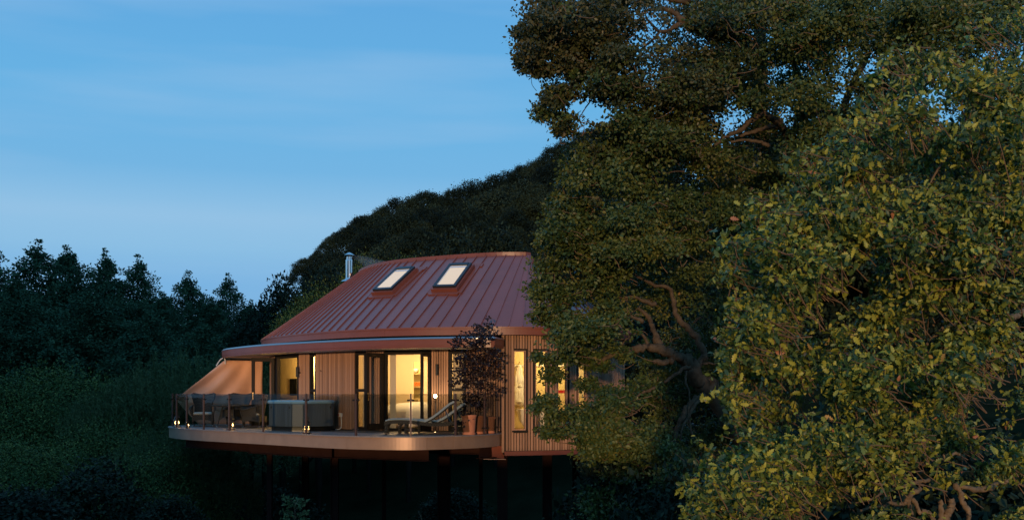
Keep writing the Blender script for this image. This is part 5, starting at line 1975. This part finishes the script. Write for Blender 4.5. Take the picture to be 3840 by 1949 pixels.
PROTO = {}
def proto(key, data, tmpl, mt):
    PROTO[key] = leaf_mesh('crown', *data, tmpl, mt)
for k in range(3):
    proto('alder%d' % k, crown_alder(15, 3.8, 300, 0.16), T_QUAD, 'alder_leaf')
for k in range(3):
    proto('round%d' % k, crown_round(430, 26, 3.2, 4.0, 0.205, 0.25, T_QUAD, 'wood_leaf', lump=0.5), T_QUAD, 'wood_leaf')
for k in range(2):
    proto('shrub%d' % k, crown_round(520, 60, 3.0, 2.8, 0.068, 0.22, T_QUAD, 'shrub_leaf', lump=0.4), T_QUAD, 'shrub_leaf')
proto('willow', crown_willow(4.2, 3.2, 48000), T_LANCE, 'willow_leaf')
proto('green', crown_round(460, 50, 2.6, 3.2, 0.085, 0.24, T_QUAD, 'shrub_leaf', lump=0.4), T_QUAD, 'shrub_leaf')
TRUNKS = {}
for h in (4, 8, 14):
    m = MB()
    limb(m, [(0, 0, -0.6), (0.08, 0, h * 0.3), (-0.1, 0.08, h * 0.65), (0.05, 0, h)], 0.22, 0.05, 7, 4, 0.15)
    for k in range(7 if h > 4 else 0):
        z = h * (0.35 + 0.08 * k)
        a = k * 2.4
        limb(m, [(0, 0, z), (0.8 * math.cos(a), 0.8 * math.sin(a), z + 0.5), (1.7 * math.cos(a), 1.7 * math.sin(a), z + 1.3)], 0.08, 0.02, 5, 3)
    TRUNKS[h] = m.build('trunk', 'bark_dark', mesh_only=True, smooth=True)

def tree(name, label, cat, key, px_, py_, d, crown_h, width=1.0, group=None, trunk=8, z0=None):
    """a tree whose top reaches photo row py_ at column px_, standing d metres away"""
    X = (px_ - HX) / F * d
    ztop = CZ + (HY - py_) / F * d
    me = PROTO[key]
    zs = np.empty(len(me.vertices) * 3, np.float32)
    me.vertices.foreach_get('co', zs)
    mh = zs[2::3].max()
    g = float(ground_z(np.array([X]), np.array([d]))[0])
    cz = ztop - crown_h
    t = thing(name, label, cat, (X, d, min(g, cz)), rng.uniform(0, 6.28), group)
    sz = crown_h / mh
    o = link('crown', me, t, (0, 0, cz - min(g, cz)), rng.uniform(0, 6.28), (sz * width, sz * width, sz))
    tag(o, kind='stuff')
    th = max(0.5, (cz - min(g, cz)) + crown_h * 0.7)
    link('trunk', TRUNKS[trunk], t, (0, 0, 0), 0, (1, 1, th / trunk))
    return t

G1 = 'tall trees on the left skyline'
left = [(-60, 870, 58, 15.5, 1.05, 'tall dark tree cut by the left edge of the picture'),
        (140, 893, 60, 16, 1.15, 'tallest dark tree with spiky top near the left edge'),
        (250, 915, 62, 15, 1.0, 'dark tree with twin tips right of the tallest one at the left'),
        (395, 925, 62, 15, 1.0, 'slender pointed dark tree, second skyline peak from the left edge'),
        (520, 950, 64, 14.5, 1.0, 'dark tree with feathery pointed top in the middle of the left skyline'),
        (610, 1090, 61, 12, 1.1, 'lower dark tree in the dip of the left skyline'),
        (705, 1008, 66, 14, 1.0, 'pointed dark tree, fourth peak on the left skyline'),
        (855, 1020, 68, 13.5, 0.85, 'narrow dark tree, rightmost peak before the house'),
        (790, 1110, 64, 11, 1.2, 'broad dark tree low on the skyline left of the red roof'),
        (940, 1120, 72, 11, 1.3, 'low dark tree just left of the roof end'),
        (60, 1020, 54, 12, 1.2, 'broad dark tree below the left skyline near the edge'),
        (330, 1060, 55, 12, 1.3, 'broad dark tree below the second skyline peak'),
        (560, 1140, 56, 10.5, 1.3, 'rounded dark tree below the left skyline above the willow'),
        (760, 1190, 52, 9.5, 1.3, 'dark bushy tree left of the orange canvas screen')]
for i, (x, y, d, h, w, lab) in enumerate(left):
    tree('alder_tree', lab, 'tree', 'alder%d' % (i % 3), x, y, d, h, w, G1, 14)

G2 = 'shrubs in the valley left of the deck'
sh = [(20, 1345, 45, 5.2, 0.95, 'shrub0', 'broad rounded shrub at the lower left edge'),
      (270, 1300, 47, 5.6, 0.95, 'shrub1', 'large rounded shrub with olive top, left of the pale willow'),
      (400, 1500, 41, 4.2, 0.95, 'shrub1', 'dark rounded shrub below the olive topped one'),
      (110, 1580, 37, 4.0, 1.0, 'shrub1', 'rounded shrub low at the left edge below the two large shrubs'),
      (560, 1640, 36, 3.4, 1.0, 'shrub0', 'low dark shrub under the left end of the deck'),
      (330, 1700, 31, 3.2, 1.0, 'round0', 'dark shrub near the bottom edge at the left'),  # dark wood leaves from here down put the shade into leaf colour
      (60, 1800, 28, 2.6, 1.1, 'round1', 'small shrub in the bottom left corner'),
      (640, 1830, 30, 2.4, 1.0, 'round2', 'lowest dark shrub below the willow bushes'),
      (1000, 1800, 44, 3.0, 1.0, 'round1', 'dim dark shrub behind the stilts at the left'),
      (1700, 1810, 46, 3.0, 1.2, 'round2', 'dim dark shrub behind the stilts under the middle of the house')]
for x, y, d, h, w, k, lab in sh:
    tree('valley_shrub', lab, 'shrub', k, x, y, d, h, w, G2, 4)
tree('willow_bush', 'pale green willow bush with fine upright shoots behind the canvas screen', 'bush', 'willow', 720, 1290, 46, 6.2, 1.05, None, 4)
tree('willow_bush', 'lower pale willow bush left of the deck rail', 'bush', 'willow', 540, 1375, 44, 5.6, 1.0, None, 4)
tree('willow_bush', 'dark willow bush below the deck corner', 'bush', 'willow', 640, 1580, 38, 4.0, 1.1, None, 4)

G3 = 'trees between the house roof and the hill'
bh = [(1065, 1008, 60, 6.0, 0.62, 'round0', 'dark lacy tree standing alone left of the chimney'),
      (1190, 1030, 58, 6.0, 0.7, 'green', 'mid green tree behind the roof left of the chimney'),
      (1250, 985, 66, 7.0, 0.62, 'round1', 'dark rounded tree behind the chimney'),
      (1385, 925, 64, 6.5, 0.62, 'green', 'lighter green tree behind the roof right of the chimney'),
      (1530, 940, 60, 5.0, 0.8, 'green', 'low green tree behind the roof above the left skylight'),
      (1000, 1108, 62, 5.0, 0.8, 'round2', 'dark low tree between the left skyline and the roof'),
      (1330, 945, 70, 6, 0.6, 'round2', 'dark tree between the chimney and the hill'),
      (1700, 850, 66, 6, 0.8, 'round0', 'dark tree behind the roof above the right skylight'),
      (1860, 820, 64, 6, 0.8, 'round2', 'dark tree behind the right end of the roof'),
      (1130, 1110, 52, 4.5, 0.75, 'green', 'low green bushy tree against the left slope of the roof')]
for x, y, d, h, w, k, lab in bh:
    tree('hill_foot_tree', lab, 'tree', k, x, y, d, h, w, G3, 8)

# --- the wooded hill reads as one mass: crowns of the trees above, set over the slope by geometry nodes
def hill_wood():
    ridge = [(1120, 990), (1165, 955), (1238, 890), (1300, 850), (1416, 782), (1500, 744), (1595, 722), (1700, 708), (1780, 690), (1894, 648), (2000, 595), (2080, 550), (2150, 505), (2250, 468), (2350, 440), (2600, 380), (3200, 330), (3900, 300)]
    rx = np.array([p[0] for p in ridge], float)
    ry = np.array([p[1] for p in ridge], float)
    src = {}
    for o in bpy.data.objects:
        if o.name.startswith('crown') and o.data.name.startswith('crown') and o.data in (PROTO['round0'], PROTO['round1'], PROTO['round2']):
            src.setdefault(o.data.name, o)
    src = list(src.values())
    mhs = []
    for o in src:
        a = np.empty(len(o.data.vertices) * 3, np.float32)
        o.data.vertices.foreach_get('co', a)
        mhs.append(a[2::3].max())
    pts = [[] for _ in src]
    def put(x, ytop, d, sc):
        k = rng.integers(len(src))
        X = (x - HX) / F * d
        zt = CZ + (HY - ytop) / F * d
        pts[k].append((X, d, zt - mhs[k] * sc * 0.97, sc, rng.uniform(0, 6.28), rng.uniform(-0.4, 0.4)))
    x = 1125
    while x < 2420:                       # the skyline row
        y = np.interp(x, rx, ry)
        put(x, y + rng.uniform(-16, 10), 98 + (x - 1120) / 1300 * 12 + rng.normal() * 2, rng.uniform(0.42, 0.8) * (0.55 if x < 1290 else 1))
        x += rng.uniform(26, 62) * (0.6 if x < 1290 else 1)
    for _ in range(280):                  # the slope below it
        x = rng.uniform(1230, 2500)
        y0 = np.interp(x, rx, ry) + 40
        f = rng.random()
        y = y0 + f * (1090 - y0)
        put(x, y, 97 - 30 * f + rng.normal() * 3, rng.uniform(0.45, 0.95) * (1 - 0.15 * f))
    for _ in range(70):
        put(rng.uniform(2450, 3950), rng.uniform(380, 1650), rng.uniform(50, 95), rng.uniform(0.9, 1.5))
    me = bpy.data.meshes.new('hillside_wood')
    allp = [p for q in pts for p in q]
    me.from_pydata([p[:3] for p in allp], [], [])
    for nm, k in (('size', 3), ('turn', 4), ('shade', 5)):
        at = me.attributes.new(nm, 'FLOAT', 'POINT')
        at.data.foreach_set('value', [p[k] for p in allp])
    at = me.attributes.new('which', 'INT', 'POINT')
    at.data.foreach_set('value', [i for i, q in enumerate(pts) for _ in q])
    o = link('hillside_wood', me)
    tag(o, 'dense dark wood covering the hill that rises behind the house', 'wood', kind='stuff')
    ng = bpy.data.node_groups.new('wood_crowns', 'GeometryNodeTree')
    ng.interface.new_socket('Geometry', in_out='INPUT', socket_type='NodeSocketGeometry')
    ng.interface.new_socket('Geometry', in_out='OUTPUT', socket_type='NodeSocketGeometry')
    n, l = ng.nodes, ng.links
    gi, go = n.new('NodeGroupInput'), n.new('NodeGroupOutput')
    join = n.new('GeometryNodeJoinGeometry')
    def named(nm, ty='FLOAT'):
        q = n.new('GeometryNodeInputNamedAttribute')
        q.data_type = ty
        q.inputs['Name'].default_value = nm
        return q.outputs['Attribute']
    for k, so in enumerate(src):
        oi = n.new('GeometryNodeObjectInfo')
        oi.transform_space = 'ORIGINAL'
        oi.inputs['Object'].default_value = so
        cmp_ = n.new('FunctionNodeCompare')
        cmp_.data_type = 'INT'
        cmp_.operation = 'EQUAL'
        l.new(named('which', 'INT'), cmp_.inputs[2])
        cmp_.inputs[3].default_value = k
        ip = n.new('GeometryNodeInstanceOnPoints')
        cx_ = n.new('ShaderNodeCombineXYZ')
        l.new(named('turn'), cx_.inputs['Z'])
        l.new(gi.outputs[0], ip.inputs['Points'])
        l.new(cmp_.outputs[0], ip.inputs['Selection'])
        l.new(oi.outputs['Geometry'], ip.inputs['Instance'])
        l.new(cx_.outputs[0], ip.inputs['Rotation'])
        l.new(named('size'), ip.inputs['Scale'])
        l.new(ip.outputs[0], join.inputs[0])
    l.new(join.outputs[0], go.inputs[0])
    md = o.modifiers.new('crowns', 'NODES')
    md.node_group = ng
hill_wood()

# --- undergrowth below the big oak and along the bank under the house
tree('understory_bush', 'dark leafy bush below the overhanging oak, right of the stilts', 'bush', 'round1', 2330, 1640, 24.5, 4.6, 0.62, None, 4)
tree('understory_bush', 'dark bush at the bottom between the two oaks', 'bush', 'round0', 2560, 1690, 20, 3.6, 0.7, None, 4)
tree('understory_bush', 'deep shaded bush behind the oak trunk', 'bush', 'round0', 2700, 1450, 32, 6.5, 1.0, None, 4)
tree('understory_bush', 'shaded bush behind the nearest oak at the lower right', 'bush', 'round0', 3300, 1500, 17, 4.4, 0.9, None, 4)
tree('understory_bush', 'shaded bush in the bottom right corner behind the pale branches', 'bush', 'round1', 3700, 1560, 15.5, 4.0, 0.9, None, 4)

# --- sapling and bare twig in front of the stilts
def sapling():
    d = 20.0
    b = P(1103, 2080, d)
    t = thing('sapling', 'small pale green sapling rising in front of the stilts', 'sapling', tuple(b))
    m = MB()
    limb(m, [b, P(1105, 1960, d), P(1107, 1868, d)], 0.012, 0.004, 6, 4)
    C = []
    for (x0, y0, x1, y1) in ((1105, 1935, 1058, 1912), (1105, 1940, 1150, 1915), (1106, 1905, 1075, 1888), (1106, 1910, 1148, 1878), (1107, 1890, 1128, 1866), (1107, 1885, 1060, 1862), (1105, 1960, 1060, 1940), (1105, 1960, 1150, 1945)):
        a, e = P(x0, y0, d), P(x1, y1, d + rng.normal() * 0.15)
        limb(m, [a, a.lerp(e, 0.5) + Vector((0, 0, 0.015)), e], 0.005, 0.002, 5, 3)
        for f in np.linspace(0.25, 1, 7):
            C.append(tuple(a.lerp(e, f)))
    m.build('stem', 'twig', t)
    pos, D, N = clump_leaves(np.array(C), 0.022, 5, 0.8, 0.5)
    o = link('foliage', leaf_mesh('foliage', pos - np.array(b), D, N, rng.uniform(0.05, 0.08, len(pos)), 0.4 + 0.6 * rng.random(len(pos)), T_OVAL, 'willow_leaf'), t)
    tag(o, kind='stuff')
    b = P(1585, 2000, d)
    t = thing('bare_shoot', 'thin bare shoot at the bottom edge below the deck', 'twig', tuple(b))
    m = MB()
    limb(m, [b, P(1582, 1948, d), P(1568, 1914, d)], 0.006, 0.002, 5, 4)
    limb(m, [P(1580, 1945, d), P(1578, 1925, d)], 0.004, 0.002, 5, 3)
    m.build('stem', 'bark_pale', t)
sapling()
